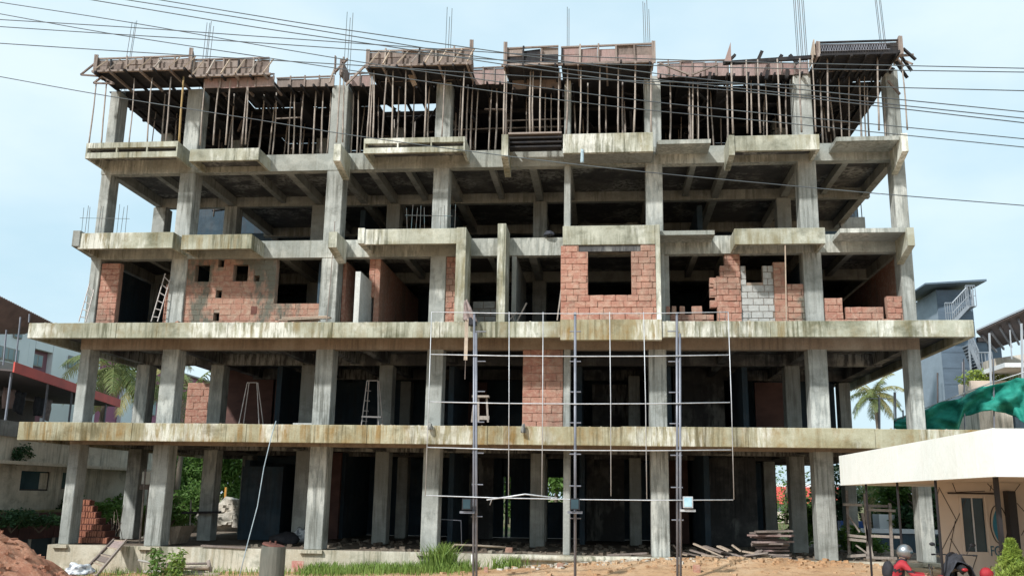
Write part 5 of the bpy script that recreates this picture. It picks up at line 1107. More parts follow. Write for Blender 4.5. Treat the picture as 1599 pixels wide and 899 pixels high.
# ================================================================== RED EARTH MOUND
cx_, cy_ = -17.9, -6.2; vs = []; fs = []; n_ = 90
for j in range(n_+1):
    for i in range(n_+1):
        x = cx_-5+10*i/n_; y = cy_-4+8*j/n_; d = math.hypot((x-cx_)/4.2, (y-cy_)/3.6)
        z = gh(x, y)-.15+max(0, 1-d)*2.75*(1+.15*noise.noise(Vector((x*.8, y*.8, 1))))+(.13*noise.noise(Vector((x*2.4, y*2.4, 2)))+.07*noise.noise(Vector((x*6, y*6, 2)))+.04*noise.noise(Vector((x*14, y*14, 2))))*min(1, max(0, 1.1-d)*4); vs.append((x, y, z if d < 1.08 else gh(x, y)-.3))
for j in range(n_):
    for i in range(n_): a = j*(n_+1)+i; fs.append((a, a+1, a+n_+2, a+n_+1))
o = MB().add(vs, fs).build('earth_mound', 'red_earth', None, True, False); rebase(o, (cx_, cy_, -.8)); tag(o, 'heap of red laterite earth in the lower left corner', 'earth mound', None, 'stuff')
scatter('earth_clods', 380, lambda r: ((lambda a, d: (cx_+math.cos(a)*4.2*d, cy_+math.sin(a)*3.6*d, gh(cx_+math.cos(a)*4.2*d, cy_+math.sin(a)*3.6*d)-.15+max(0, 1-d)*2.75))(r.uniform(-3.14, 3.14), r.uniform(.3, 1.05))), .04, .16, 'red_earth', 'clods of red earth on the slope of the mound', 'clods', 5)
# clay tile heap behind column one
T = empty('roof_tile_stack', (-16.9, 1.2, 0), 'stepped heap of red clay roof tiles beside the first column', 'tiles')
rows = 7; random.seed(5)
for r_ in range(rows):
    ya, yb = 847-r_*7.2, 847-(r_+1)*7.2; xl, xr = 118, 168-r_*5.0
    X0, X1 = xat(xl-10, 1.0+.1*r_, .2*r_), xat(xr, 1.0+.1*r_, .2*r_); z = .0+r_*.205; n = max(3, int((X1-X0)/.085))
    for i in range(n):
        x = X0+(X1-X0)*(i+.5)/n; MB().box(x-.034, x+.034, .95+.12*r_+random.uniform(-.02, .02), 1.4+.1*r_, z+random.uniform(0, .012), z+.18+random.uniform(-.01, .012)).build('tile', 'tile_clay', T)
    MB().box(X0, X1, 1.02+.12*r_, 1.8, z, z+.2).build('tile_core', 'clay_dark', T)
for i in range(22):
    r_ = random.Random(i); x = xat(172+r_.uniform(0, 14), 2.4, .2); 
    if i < 9:
        x = xat(172+i*1.6, 2.4, .2); o = MB().tube([(x, 2.2+r_.uniform(-.3, .6), 0), (x+r_.uniform(-.25, .3), 2.4, r_.uniform(.6, 1.3))], .012, 4).build('dry_stalk', 'pale_wood'); rebase(o, (x, 2.2, 0)); tag(o, 'thin dry stalk, %s from the left in the bundle right of clay tiles' % ORD[i], 'stalk', 'dry stalks right of the clay tiles')

# ================================================================== LEFT HOUSE AND SHEDS
XH = -21.5
def hx(px, py, X=XH): return atx(px, py, X)
HS = empty('old_house', (XH, 4, -1), 'old cream house with grey tiled parapet at the left edge', 'house')
zt_ = 4.15; zb2 = 3.60
wins = [(hx(32, 750)[1], hx(78, 750)[1], 1.70, 2.42), (hx(97, 748)[1], hx(112, 748)[1], 1.78, 2.42)]
m = MB(); ys_ = sorted([-8, 14]+[w_[i] for w_ in wins for i in (0, 1)])
for a, b in zip(ys_[:-1], ys_[1:]):
    mid = (a+b)/2; hit = [w_ for w_ in wins if w_[0] < mid < w_[1]]
    if hit: m.box(XH-.25, XH, a, b, -1, hit[0][2]); m.box(XH-.25, XH, a, b, hit[0][3], zb2)
    else: m.box(XH-.25, XH, a, b, -1, zb2)
m.box(XH-9, XH-.26, -8, -7.8, -1, zb2); m.box(XH-9, XH-.26, 13.8, 14, -1, zb2); m.build('wall', 'house_plaster', HS)
MB().box(XH-9, XH-.26, -7.8, 13.8, 3.3, 3.5).build('roof_slab', 'soffit_concrete', HS)
for y in np.arange(-8, 14, .7): MB().box(XH-.12, XH+.08, y+.01, y+.69, zb2, zt_+random.uniform(-.01, .01)).build('parapet_panel', 'parapet_tile', HS)
MB().box(XH-.1, XH+.45, -8, 14, 2.62, 2.74).build('ledge', 'house_plaster', HS)
for w_ in wins:
    F_ = MB().box(XH-.2, XH-.12, w_[0], w_[1], w_[2], w_[3]).build('window', 'glass_dark', HS)
    MB().box(XH-.12, XH-.06, w_[0], w_[0]+.06, w_[2], w_[3]).build('frame', 'black_paint', F_); MB().box(XH-.12, XH-.06, w_[1]-.06, w_[1], w_[2], w_[3]).build('frame', 'black_paint', F_); MB().box(XH-.11, XH-.05, w_[0]+.06, w_[1]-.06, w_[2], w_[2]+.06).build('frame', 'black_paint', F_)
yc = wins[0][0]+(wins[0][1]-wins[0][0])*.72; MB().box(XH-.115, XH-.07, yc, wins[0][1]-.06, wins[0][2]+.06, wins[0][3]-.05).build('open_sash', 'house_plaster', HS)
# bank below: retaining wall with ribbed dark sheets
B = empty('ribbed_fence', (-20.6, 2, -1), 'dark maroon ribbed sheet fence below the old house', 'fence')
for y in np.arange(-6, 9, .22): MB().box(-20.66, -20.60+.02*(int(y*10) % 2), y+.005, y+.215, .0, .92).build('sheet', 'maroon_tarp', B)
MB().box(-20.72, -20.67, -6, 9, -1.2, .9).build('backing', 'dark_shade_concrete', B)
for y in (1, 2.5, 4, 5.5): MB().box(-20.56, -20.5, y, y+.12, -1.2, .0).build('post', 'concrete_grey_far', B)
part_ = MB().box(-21.4, -20.73, -6, 12, -1.2, 1.0).build('earth_bank', 'moss'); tag(part_, kind='structure')
# terrace shed with red edged roof
S = empty('terrace_shed', (-22.5, 8, 4), 'open shed with dark sheet roof and red edge on the old house terrace', 'shed')
def P(px, py, Y): return at(px, py, Y)
A1, A2 = P(20, 577, 3.0), P(186, 633, 15)
A3, A4 = A2+np.array([-7, 0, .3]), A1+np.array([-7, 0, .5])
MB().slab3([A1, A2, A3, A4], .06).build('roof', 'dark_sheet', S)
dv = np.array([0, 0, .30]); m = MB(); m.add([A1+dv, A2+dv, A2-dv*.3, A1-dv*.3, A1+dv+np.array([.06, 0, 0]), A2+dv+np.array([.06, 0, 0]), A2-dv*.3+np.array([.06, 0, 0]), A1-dv*.3+np.array([.06, 0, 0])], [(0, 1, 2, 3), (4, 5, 6, 7), (0, 1, 5, 4), (3, 2, 6, 7), (0, 3, 7, 4), (1, 2, 6, 5)]); m.build('roof_edge', 'red_sheet', S)
for t in (.02, .3, .52, .72, .88):
    q = A1*(1-t)+A2*t; MB().tube([(q[0]-.15, q[1], q[2]-.05), (q[0]-.15, q[1], 3.3)], .05, 6).build('post', 'post_steel', S)
MB().box(A1[0]-6, A1[0]-5.9, 3, 14, 3.5, 6).build('back_wall', 'dark_sheet', S)
for j, t in enumerate((.12, .2, .36, .42)):
    q = A1*(1-t)+A2*t; cloth('hanging_cloth', [(q[0]-1, q[1], q[2]-.45), (q[0]-1, q[1]+.8, q[2]-.5), (q[0]-1, q[1]+.75, q[2]-1.25-.2*(j % 2)), (q[0]-1, q[1]+.1, q[2]-1.3)], 6, 5, .06, ['brown_sheet', 'jacket_black', 'jacket_black', 'rag_cloth'][j], ['brown cloth hanging in the terrace shed, nearest the left edge', 'black cloth hanging in the terrace shed next to the brown one', 'black cloth hanging in the middle of the terrace shed', 'pale brown cloth hanging furthest right in the terrace shed'][j], 'cloth')
# upper dark roof and its terrace
U = empty('roof_shelter', (-27, 12, 6), 'high shelter with brown sheet roof on pipes at the left edge', 'shelter')
B1, B2 = P(-60, 432, 9), P(80, 503, 16); B3, B4 = P(38, 520, 16.4), P(-60, 520, 12)
MB().slab3([B1, B2, B3, B4], .06).build('roof', 'brown_sheet', U)
for t in np.linspace(0, 1, 40):
    q = B1*(1-t)+B2*t; MB().bar(q, q+(B4-B1)*.1, .12, .03).build('ridge_sheet', 'brown_sheet', U)
for a, b, c_, d_, Y in ((10, 515, 5, 570, 9.5), (32, 495, 24, 570, 11), (46, 490, 45, 503, 11)): MB().tube([P(a, b, Y), P(c_, d_, Y)], .04, 6).build('post', 'post_steel', U)
q0_, q1_ = P(-60, 552, 9), P(35, 570, 11.5); MB().add([q0_, q1_, q1_-np.array([0, 0, .9]), q0_-np.array([0, 0, .9]), q0_+np.array([-.3, 0, 0]), q1_+np.array([-.3, 0, 0]), q1_-np.array([.3, 0, .9]), q0_-np.array([.3, 0, .9])], [(0, 1, 2, 3), (4, 5, 6, 7), (0, 1, 5, 4), (3, 2, 6, 7), (0, 3, 7, 4), (1, 2, 6, 5)]).build('parapet', 'concrete_grey_far', U)
# apartment block behind
XA = -34.0
AP = empty('apartment_block', (XA, 30, 0), 'white and maroon apartment block behind the old house', 'building')
def ay(px, py): return atx(px, py, XA)
roofz = 11.0
secs = [(10, ay(46, 540)[1], 'white_wall', 0), (ay(46, 540)[1], ay(55, 545)[1], 'white_wall', .0), (ay(55, 545)[1], ay(81, 560)[1], 'maroon_paint', -.3), (ay(81, 560)[1], ay(152, 600)[1], 'white_wall', .05), (ay(152, 620)[1], ay(188, 640)[1], 'pink_paint', -.2), (ay(188, 640)[1], ay(205, 640)[1], 'white_wall', .1), (ay(205, 640)[1], 48, 'pink_paint', -.1)]
for a, b, mt, off in secs: MB().box(XA-6, XA+off, a, b-.01, -1, roofz if mt != 'maroon_paint' else roofz-1.0).build('wall', mt, AP)
a, b = secs[2][:2]; MB().box(XA-6, XA+.02, a, b-.01, roofz-1.0, roofz).build('wall', 'white_wall', AP)
MB().box(XA-6.2, XA+.2, 10, 48, roofz, roofz+.12).build('roof', 'concrete_grey_far', AP)
def awin(px0, px1, pt, pb, off=0, n=2):
    y0, y1 = ay(px0, (pt+pb)/2)[1], ay(px1, (pt+pb)/2)[1]; z1 = ay((px0+px1)/2, pt)[2]; z0 = ay((px0+px1)/2, pb)[2]
    F_ = MB().box(XA+off+.02, XA+off+.09, y0, y1, z0, z1).build('window', 'concrete_grey_far', AP)
    for i in range(n): MB().box(XA+off+.06, XA+off+.105, y0+(y1-y0)*i/n+.06, y0+(y1-y0)*(i+1)/n-.06, z0+.06, z1-.06).build('pane', 'glass_pale', F_)
awin(-8, 28, 542, 562, 0, 4); awin(20, 33, 520, 528); awin(55.5, 72, 553, 572, -.3); awin(104, 119, 556, 576, .05); awin(86, 98, 590, 599, .05, 1)
awin(160, 167, 634, 640, -.2, 1); awin(138, 158, 708, 732, -.2, 1); awin(167, 181, 708, 724, -.2, 2); awin(230, 244, 624, 648, -.1)
awin(134, 146, 632, 645, .05, 1)
y0, y1 = ay(134, 745)[1], ay(196, 745)[1]
MB().box(XA, XA+1.2, ay(130, 740)[1], ay(198, 745)[1], ay(165, 746)[2], ay(165, 735)[2]).build('balcony', 'white_wall', AP); MB().box(XA, XA+1.3, ay(130, 700)[1], ay(185, 700)[1], ay(160, 700)[2], ay(160, 695)[2]).build('balcony_slab', 'concrete_grey_far', AP)
MB().box(XA-.1, XA+.5, ay(130, 748)[1], ay(198, 748)[1], ay(165, 754)[2], ay(165, 748)[2]).build('balcony_slab', 'concrete_grey_far', AP)
# far red roofed building at right and pink one on left behind
E = empty('far_house', (xat(1240, 50, 1), 50, 0), 'far low white house with red roof glimpsed between right columns', 'house')
MB().box(xat(1205, 50, 2), xat(1330, 50, 2), 50, 58, -.3, 3.2).build('wall', 'white_wall', E); MB().slab3([(xat(1200, 49, 3), 49.4, 1.55), (xat(1335, 49, 3), 49.4, 1.55), (xat(1335, 49, 3), 49.9, 2.9), (xat(1200, 49, 3), 49.9, 2.9)], .1).build('roof', 'red_sheet', E)
MB().box(xat(1205, 49, 0), xat(1330, 49, 0), 49, 49.3, -.3, .9).build('compound_wall', 'beige_panel', E)
# low wall, water tank and blue sheet behind scaffold
E = empty('compound_wall', (xat(1380, 10, 0), 10, 0), 'long dark compound wall with pale coping behind the scaffold', 'wall')
MB().box(xat(1312, 10, 1), xat(1475, 10, 1), 10, 10.2, -.6, at(1390, 832, 10)[2]).build('wall', 'dark_shade_concrete', E); MB().box(xat(1312, 10, 1), xat(1475, 10, 1), 9.95, 10.25, at(1390, 832, 10)[2]+.003, at(1390, 825, 10)[2]).build('coping', 'roof_metal', E)
m = MB().box(xat(1373, 12, 1), xat(1398, 12, 1), 12, 13, at(1385, 826, 12)[2]-.4, at(1385, 803, 12)[2]); o = m.build('water_tank', 'white_wall'); rebase(o, (xat(1373, 12, 1), 12, .9)); tag(o, 'white box tank behind the timber scaffold', 'tank')
m = MB().box(xat(1312, 13, 1), xat(1350, 13, 1), 13, 13.5, at(1330, 822, 13)[2]-.4, at(1330, 813, 13)[2]); o = m.build('blue_cover', 'blue_sheet'); rebase(o, (xat(1312, 13, 1), 13, .9)); tag(o, 'blue tarpaulin glimpsed right of the sixth column', 'tarpaulin')

# ================================================================== RIGHT: TOWER, SHED, NET
YT = 18.0
def T3(px, py, Y=YT): return at(px, py, Y)
TW = empty('stair_tower', tuple(T3(1490, 760)), 'grey sheet clad tower with an outside steel stair behind the right side', 'tower')
xl, xm_, xr = T3(1451, 500)[0], T3(1466, 500)[0], T3(1521, 500)[0]; ztop = T3(1490, 452)[2]
# the left face recedes; the tower is about 2.5 m deep
zb = -.5; nst = 16; hst = (ztop-zb)/nst
for i in range(nst):
    z0, z1 = zb+i*hst, zb+(i+1)*hst-.02
    MB().box(xm_, xr, YT, YT+.05+.0*i, z0, z1).build('cladding_sheet', 'grey_sheet', TW)
xl2 = xm_-.02
MB().box(xm_, xm_+.05, YT+.06, YT+3.2, zb, ztop).build('side_cladding', 'lit_grey_sheet', TW)  # side face gets the lighter cladding copy as painted light
MB().box(xm_+.06, xr-.02, YT+.06, YT+3.2, zb, ztop-.05).build('core', 'grey_sheet', TW)
MB().add([(xm_-.85, YT-1.0, ztop+.05), (xr+.6, YT-.5, ztop+.32), (xr+.6, YT+3.6, ztop+.35), (xm_-.85, YT+3.6, ztop+.05), (xm_-.85, YT-1.0, ztop+.13), (xr+.6, YT-.5, ztop+.42), (xr+.6, YT+3.6, ztop+.45), (xm_-.85, YT+3.6, ztop+.13)], [(0, 1, 2, 3), (4, 5, 6, 7), (0, 1, 5, 4), (1, 2, 6, 5), (2, 3, 7, 6), (3, 0, 4, 7)]).build('roof', 'grey_sheet', TW)
def rail(a, b, n, h=.95):
    a, b = np.array(a), np.array(b); up_ = np.array([0, 0, h]); m = MB()
    m.tube([a+up_, b+up_], .035, 5); m.tube([a+up_*.5, b+up_*.5], .02, 5)
    for i in range(n+1):
        q = a+(b-a)*i/n; m.tube([q, q+up_], .02, 4)
    return m
Yf = YT-.9
def stair(x0, y0_, x1, y1_, nst=9):
    a, b = T3(x0, y0_, Yf), T3(x1, y1_, Yf); F_ = rail(a, b, 8).build('stair_flight', 'stair_steel', TW)
    MB().bar(a, b, .06, .16).build('stringer', 'stair_steel', F_); MB().bar(a+np.array([0, .7, 0]), b+np.array([0, .7, 0]), .06, .16).build('stringer', 'stair_steel', F_)
    for i in range(nst):
        q = a+(b-a)*(i+.5)/nst; MB().box(q[0]-.12, q[0]+.12, Yf+.02, Yf+.68, q[2]-.02, q[2]+.02).build('tread', 'stair_steel', F_)
stair(1489, 503, 1512, 478); stair(1513, 537, 1531, 578)
for a, b, c_ in ((1510, 1525, 477), (1478, 1492, 504), (1530, 1552, 582)):
    p, q = T3(a, c_, Yf), T3(b, c_, Yf); F_ = rail(p, q, 4, 1.0).build('landing', 'stair_steel', TW); MB().box(p[0], q[0], Yf, Yf+.9, p[2]-.05, p[2]).build('platform', 'stair_steel', F_)
MB().tube([T3(1519, 452, Yf), T3(1519, 478, Yf)], .04, 5).build('post', 'stair_steel', TW); MB().tube([T3(1513, 540, Yf), T3(1517, 590, Yf), T3(1524, 602, Yf)], .05, 6).build('drain_pipe', 'stair_steel', TW)
for px in (1503, 1464): MB().tube([T3(px, 565 if px > 1500 else 582, YT-.1), T3(px+1, 760, YT-.1)], .04, 5).build('drain_pipe', 'dark_sheet' if px < 1500 else 'post_steel', TW)
# sheet roof shed
SH = empty('sheet_roof_shed', tuple(at(1570, 640, 12)), 'large open shed with a sloping corrugated roof at the right edge', 'shed')
C1, C2 = at(1524, 514, 13), at(1660, 452, 8.5); C3, C4 = at(1660, 505, 12), at(1550, 541, 16)
MB().slab3([C1, C2, C3, C4], .08).build('roof', 'roof_metal', SH)
MB().slab3([C1-np.array([0, 0, .12]), C2-np.array([0, 0, .12]), C3-np.array([0, 0, .1]), C4-np.array([0, 0, .1])], .03).build('ceiling', 'dark_sheet', SH)
for t in np.linspace(.05, .95, 9):
    a, b = C1*(1-t)+C2*t, C4*(1-t)+C3*t; a, b = a*.9+b*.1, b; MB().bar(a-np.array([0, 0, .28]), b-np.array([0, 0, .28]), .08, .1).build('rafter', 'post_steel', SH)
for (a, b, c_, d_, Y) in ((1595, 505, 1597, 600, 10), (1545, 520, 1548, 610, 12), (1577, 515, 1580, 560, 11)): MB().tube([at(a, b, Y), at(c_, d_, Y)], .05 if a != 1577 else .03, 6).build('post', 'roof_metal', SH)
E = empty('dark_hut', tuple(at(1548, 620, 19)), 'dark grey box room between stair tower and the beige house', 'hut')
MB().box(at(1528, 570, 19)[0], at(1545, 570, 19)[0], 19, 21, 0, at(1540, 527, 19)[2]).build('wall', 'grey_sheet', E); MB().box(at(1546, 570, 19.5)[0], at(1566, 570, 19.5)[0], 19.5, 21, 0, at(1550, 535, 19.5)[2]).build('wall', 'grey_sheet', E); MB().box(at(1527, 530, 18.8)[0], at(1569, 530, 18.8)[0], 18.8, 21.2, at(1548, 533, 18.8)[2], at(1548, 526, 18.8)[2]).build('roof', 'dark_sheet', E)
E = empty('beige_house', tuple(at(1580, 640, 14)), 'beige flat roofed house behind the green net at right', 'house')
xa = at(1551, 575, 16)[0]; MB().add([(xa, 16, 0), (xa+9, 12, 0), (xa+9, 18, 0), (xa, 18, 0), (xa, 16, at(1551, 560, 16)[2]), (xa+9, 12, at(1599, 540, 14)[2]+.8), (xa+9, 18, at(1599, 540, 14)[2]+.8), (xa, 18, at(1551, 560, 16)[2])], [(0, 1, 2, 3), (4, 5, 6, 7), (0, 1, 5, 4), (1, 2, 6, 5), (2, 3, 7, 6), (3, 0, 4, 7)]).build('wall', 'house_plaster', E)
MB().box(at(1569, 570, 11)[0], at(1569, 570, 11)[0]+5, 11, 13.5, at(1580, 573, 11)[2], at(1580, 566, 11)[2]).build('sunshade', 'white_wall', E)
MB().box(at(1528, 640, 12)[0], at(1580, 640, 12)[0], 12, 15, 0, at(1550, 617, 12)[2]).build('lower_wall', 'house_plaster', E); MB().box(at(1581, 640, 12)[0], at(1581, 640, 12)[0]+4, 12.3, 15, 0, at(1550, 605, 12)[2]).build('side_wall', 'dark_shade_concrete', E)
MB().box(at(1550, 631, 11.95)[0], at(1561, 631, 11.95)[0], 11.95, 12.0, at(1555, 640, 12)[2], at(1555, 632, 12)[2]).build('window', 'glass_dark', E)
MB().box(at(1516, 600, 13)[0], at(1516, 600, 13)[0]+4.5, 13, 14.5, at(1550, 612, 13)[2], at(1550, 594, 13)[2]).build('planter_wall', 'beige_panel', E)
leaves('terrace_plants', clump_pts(tuple(at(1556, 590, 13.3)), (1.9, .4, .35), 1500, 14, 77), .14, 'leaf_bright', E, seed=77)
# green net along a fence
NTp = [(1396, 655, 668, 7.0), (1415, 643, 668, 6.8), (1440, 637, 668, 6.4), (1466, 628, 670, 6), (1495, 619, 672, 5.6), (1504, 613, 646, 5.5), (1530, 604, 642, 5.2), (1550, 597, 636, 5.0), (1570, 592, 640, 4.8), (1585, 590, 650, 4.6), (1599, 586, 655, 4.4), (1640, 570, 655, 4.0)]
vs = []; fs = []; nv = 14; cols_ = []
for i in range(len(NTp)-1):
    for t in np.linspace(0, 1, 9)[:-1]: cols_.append(tuple(np.array(NTp[i])*(1-t)+np.array(NTp[i+1])*t))
for i, (px, yt_, yb_, Y) in enumerate(cols_):
    sag = 5*abs(math.sin(i*.13)); 
    for j in range(nv+1):
        v = j/nv; fold = .16*math.sin(i*.21+v*6.5)+.35*noise.noise(Vector((i*.09-v*1.2, v*2.6, 0)))+.16*noise.noise(Vector((i*.14+v*2.8, v*6-i*.05, 4))); p = at(px, yt_+sag+(yb_-yt_)*v, Y+fold); vs.append(p)
for i in range(len(cols_)-1):
    for j in range(nv): a = i*(nv+1)+j; fs.append((a, a+1, a+nv+2, a+nv+1))
NF = empty('green_net_fence', tuple(at(1500, 700, 5.5)), 'dark green shade net sagging from pipe posts at the right', 'fence')
o = MB().add(vs, fs).build('net', 'green_net', NF, True); so = o.modifiers.new('s', 'SOLIDIFY'); so.thickness = .02
for px, yt_, Y in ((1398, 612, 7.1), (1505, 560, 5.6), (1551, 560, 5.1), (1410, 640, 7.0)): MB().tube([at(px, yt_, Y), at(px+2, 700, Y)], .03, 6).build('post', 'post_steel', NF)
MB().tube([at(1396, 656, 7.1), at(1504, 614, 5.6), at(1552, 596, 5.1), at(1640, 568, 4.1)], .02, 6).build('top_wire', 'galvanised_pipe', NF)
E = empty('antenna_pole', tuple(at(1372, 670, 11.5)), 'thin dark rebar cage posts standing behind slab one at right', 'post')
for px, yt_ in ((1373, 620), (1396, 612)): MB().tube([(xat(px, 12.9, 4), 12.9, 3.8), tuple(at(px, yt_, 12.9))], .05 if px < 1380 else .025, 5).build('post', 'post_steel', E)
MB().tube([at(1352, 622, 12.9), at(1394, 622, 12.9)], .02, 5).build('rail', 'post_steel', E)

# ================================================================== WHITE CANOPY CABIN
XCn = 6.55; y_far = atx(1310, 716, XCn)[1]; y_near = atx(1549, 670, XCn)[1]; zc1 = atx(1549, 668, XCn)[2]; zc0 = atx(1549, 744, XCn)[2]
G = empty('gate_cabin', (8.6, -6, -.3), 'beige gate cabin under a white flat canopy at the lower right', 'cabin')
ROW = XCn+6.5
for a, b in zip(np.linspace(y_near, y_far, 7)[:-1], np.linspace(y_near, y_far, 7)[1:]): MB().box(XCn+random.uniform(0, .006), XCn+.05, a+.002, b-.002, zc0, zc1).build('fascia_panel', 'white_paint', G)
MB().box(XCn+.05, ROW, y_near, y_near+.05, zc0, zc1-.003).build('fascia_panel', 'white_paint', G); MB().box(XCn+.05, ROW, y_far-.05, y_far, zc0, zc1-.003).build('fascia_panel', 'white_paint', G)
for i, (a, b) in enumerate(zip(np.linspace(y_near+.06, y_far-.06, 9)[:-1], np.linspace(y_near+.06, y_far-.06, 9)[1:])):
    MB().box(XCn+.06, ROW, a+.01, b-.01, zc0+.06, zc0+.09).build('soffit_panel', 'beige_panel', G)
MB().box(XCn+.06, ROW, y_near+.06, y_far-.06, zc1-.12, zc1-.06).build('roof', 'roof_metal', G)
# slim dark posts
for px, pb, Y in ((1352, 1366, None), (1401, 1411, None), (1461, 1467, None)):
    q = atx(px, 775, XCn+.1); MB().tube([(XCn+.12, q[1], zc0+.08), (XCn+.12, q[1], gh(XCn, q[1])-.2)], .028, 6).build('post', 'black_paint', G)
qx = xat(1556, y_near+1.2, 2.0); MB().box(qx-.034, qx+.034, y_near+1.15, y_near+1.24, gh(qx, y_near)-.3, zc0+.06).build('post', 'black_paint', G)
# cabin wall with a window
YW = -6.0; xw0 = 8.08; xw1 = 13.0; wz1, wz0 = at(1520, 777, YW)[2], at(1520, 861, YW)[2]; wx0, wx1 = xat(1503, YW, 1.4), xat(1539, YW, 1.4)
m = MB().box(xw0, wx0, YW, YW+.15, -.6, zc0+.06); m.box(wx1, xw1, YW, YW+.15, -.6, zc0+.06); m.box(wx0, wx1, YW, YW+.15, -.6, wz0); m.box(wx0, wx1, YW, YW+.15, wz1, zc0+.06); m.prism([(xw0+.01, YW+.151), (xw0+.16, YW+.151), (xw0+1.65, YW+3.3), (xw0+1.5, YW+3.3)], 'z', -.6, zc0+.055); m.build('wall', 'beige_panel', G)
Wn = MB().box(wx0, wx1, YW+.07, YW+.1, wz0, wz1).build('window', 'glass_dark', G); xm3 = (wx0+wx1)/2-.02
MB().box(xm3, xm3+.03, YW+.03, YW+.068, wz0, wz1).build('mullion', 'galvanised_pipe', Wn)
for a, b, c_, d_ in ((wx0-.05, wx0, wz0-.05, wz1+.05), (wx1, wx1+.05, wz0-.05, wz1+.05)): MB().box(a, b, YW-.02, YW-.001, c_, d_).build('frame', 'beige_panel', Wn)
MB().box(wx0-.3, wx1+.3, YW-.06, YW-.001, wz1+.09, wz1+.13).build('trim', 'groove_dark', G)
# grooves: thin inlay strips
GR = [((1466, 760), (1494, 812)), ((1494, 812), (1466, 868)), ((1494, 812), (1508, 780)), ((1466, 763), (1462, 780)), ((1492, 812), (1482, 862)), ((1484, 840), (1510, 882)), ((1487, 750), (1493, 768)), ((1493, 768), (1538, 766)), ((1541, 747), (1553, 766)), ((1546, 766), (1548, 757)), ((1592, 745), (1585, 766)), ((1588, 785), (1603, 802)), ((1606, 815), (1595, 835)), ((1526, 866), (1518, 890)), ((1548, 883), (1540, 899)), ((1556, 880), (1563, 899))]
for (a, b), (c_, d_) in GR:
    p, q = at(a, b, YW-.004), at(c_, d_, YW-.004)
    if max(p[2], q[2]) > zc0+.05: q = np.array(q); p = np.array(p); p[2] = min(p[2], zc0+.04); q[2] = min(q[2], zc0+.04)
    MB().bar(p, q, .015, .006, up=(0, 1, 0)).build('groove_strip', 'groove_dark', G)
# dark pillar panel
xp0, xp1 = xat(1578, YW-.25, 1.2), xat(1590, YW-.25, 1.2); MB().box(xp0, xp1, YW-.3, YW-.005, -.6, at(1580, 766, YW-.3)[2]).build('dark_pilaster', 'black_paint', G)
xq = xat(1542, YW-.012, 1.5)
# logo: ring with drop, letters FGC
lc = at(1560, 818, YW-.02); Lg = MB()
def ring(m, c, rx, rz, w_, y, a0=0, a1=6.2832, n=36):
    for i in range(n):
        a, b = a0+(a1-a0)*i/n, a0+(a1-a0)*(i+1)/n
        m.bar((c[0]+rx*math.cos(a), y, c[2]+rz*math.sin(a)), (c[0]+rx*math.cos(b), y, c[2]+rz*math.sin(b)), w_, .012, up=(0, 1, 0))
rz_ = (at(1560, 788, YW)[2]-at(1560, 848, YW)[2])/2; rx_ = (xat(1573, YW, 1.2)-xat(1547, YW, 1.2))/2
ring(Lg, lc, rx_, rz_, .018, YW-.012, .3, 6.1); Lo = Lg.build('logo_ring', 'groove_dark', G)
pl = [(lc[0]-.02, lc[2]-rz_*1.02)]
for i in range(13):
    t = i/12; pl.append((lc[0]-.02+rx_*.62*math.sin(math.pi*t)**.8*(-1), lc[2]-rz_*.95+t*rz_*1.75))
for i in range(13):
    t = 1-i/12; pl.append((lc[0]-.02+rx_*.35*math.sin(math.pi*t)**.8, lc[2]-rz_*.95+t*rz_*1.75))
MB().prism(pl, 'y', YW-.022, YW-.006).build('logo_drop', 'teal_logo', G)
cu = bpy.data.curves.new('lettering', 'FONT'); cu.body = 'FGC'; cu.size = .33; cu.extrude = .006; cu.space_character = 1.0; to = bpy.data.objects.new('lettering', cu); col.objects.link(to)
bpy.context.view_layer.update(); me = bpy.data.meshes.new_from_object(to.evaluated_get(bpy.context.evaluated_depsgraph_get())); bpy.data.objects.remove(to)
lo_ = bpy.data.objects.new('lettering', me); col.objects.link(lo_); me.materials.clear(); me.materials.append(MATS['teal_letters'])
pL = at(1547, 867, YW-.02); me.transform(Matrix.Rotation(math.pi/2, 4, 'X')); me.transform(Matrix.Scale(.62, 4, (1, 0, 0))); lo_.parent = G; lo_.location = Vector((pL[0], YW-.02, pL[2]))-G.location

# ================================================================== MOTORCYCLES AND RIDER
def torus(m, c, R_, r_, ax, n=22, k_=8):
    # ring in the plane containing ax (unit, horizontal) and z
    ax = Vector(ax); s_ = ax.cross(Vector((0, 0, 1))); vs = []; fs = []
    for i in range(n):
        a = 6.28318*i/n; d = ax*math.cos(a)+Vector((0, 0, 1))*math.sin(a)
        for j in range(k_):
            b = 6.28318*j/k_; vs.append(Vector(c)+d*(R_+r_*math.cos(b))+s_*(r_*math.sin(b)))
    for i in range(n):
        for j in range(k_): fs.append((i*k_+j, i*k_+(j+1) % k_, ((i+1) % n)*k_+(j+1) % k_, ((i+1) % n)*k_+j))
    return m.add(vs, fs)
def lumpmesh(parent, name, c, r, mat, seed=0, amp=.15, rot=0, sub=3):
    bm = bmesh.new(); bmesh.ops.create_icosphere(bm, subdivisions=sub, radius=1)
    for v in bm.verts: v.co = Vector((v.co.x*r[0], v.co.y*r[1], v.co.z*r[2]))*(1+amp*noise.noise(v.co*2+Vector((seed, 0, 0))))
    bmesh.ops.rotate(bm, verts=bm.verts, cent=(0, 0, 0), matrix=Matrix.Rotation(rot, 3, 'Z')); me = bpy.data.meshes.new(name); bm.to_mesh(me); bm.free(); me.materials.append(MATS[mat]); me.polygons.foreach_set('use_smooth', [True]*len(me.polygons))
    o = bpy.data.objects.new(name, me); col.objects.link(o); o.parent = parent; o.location = Vector(c)-org(parent); return o
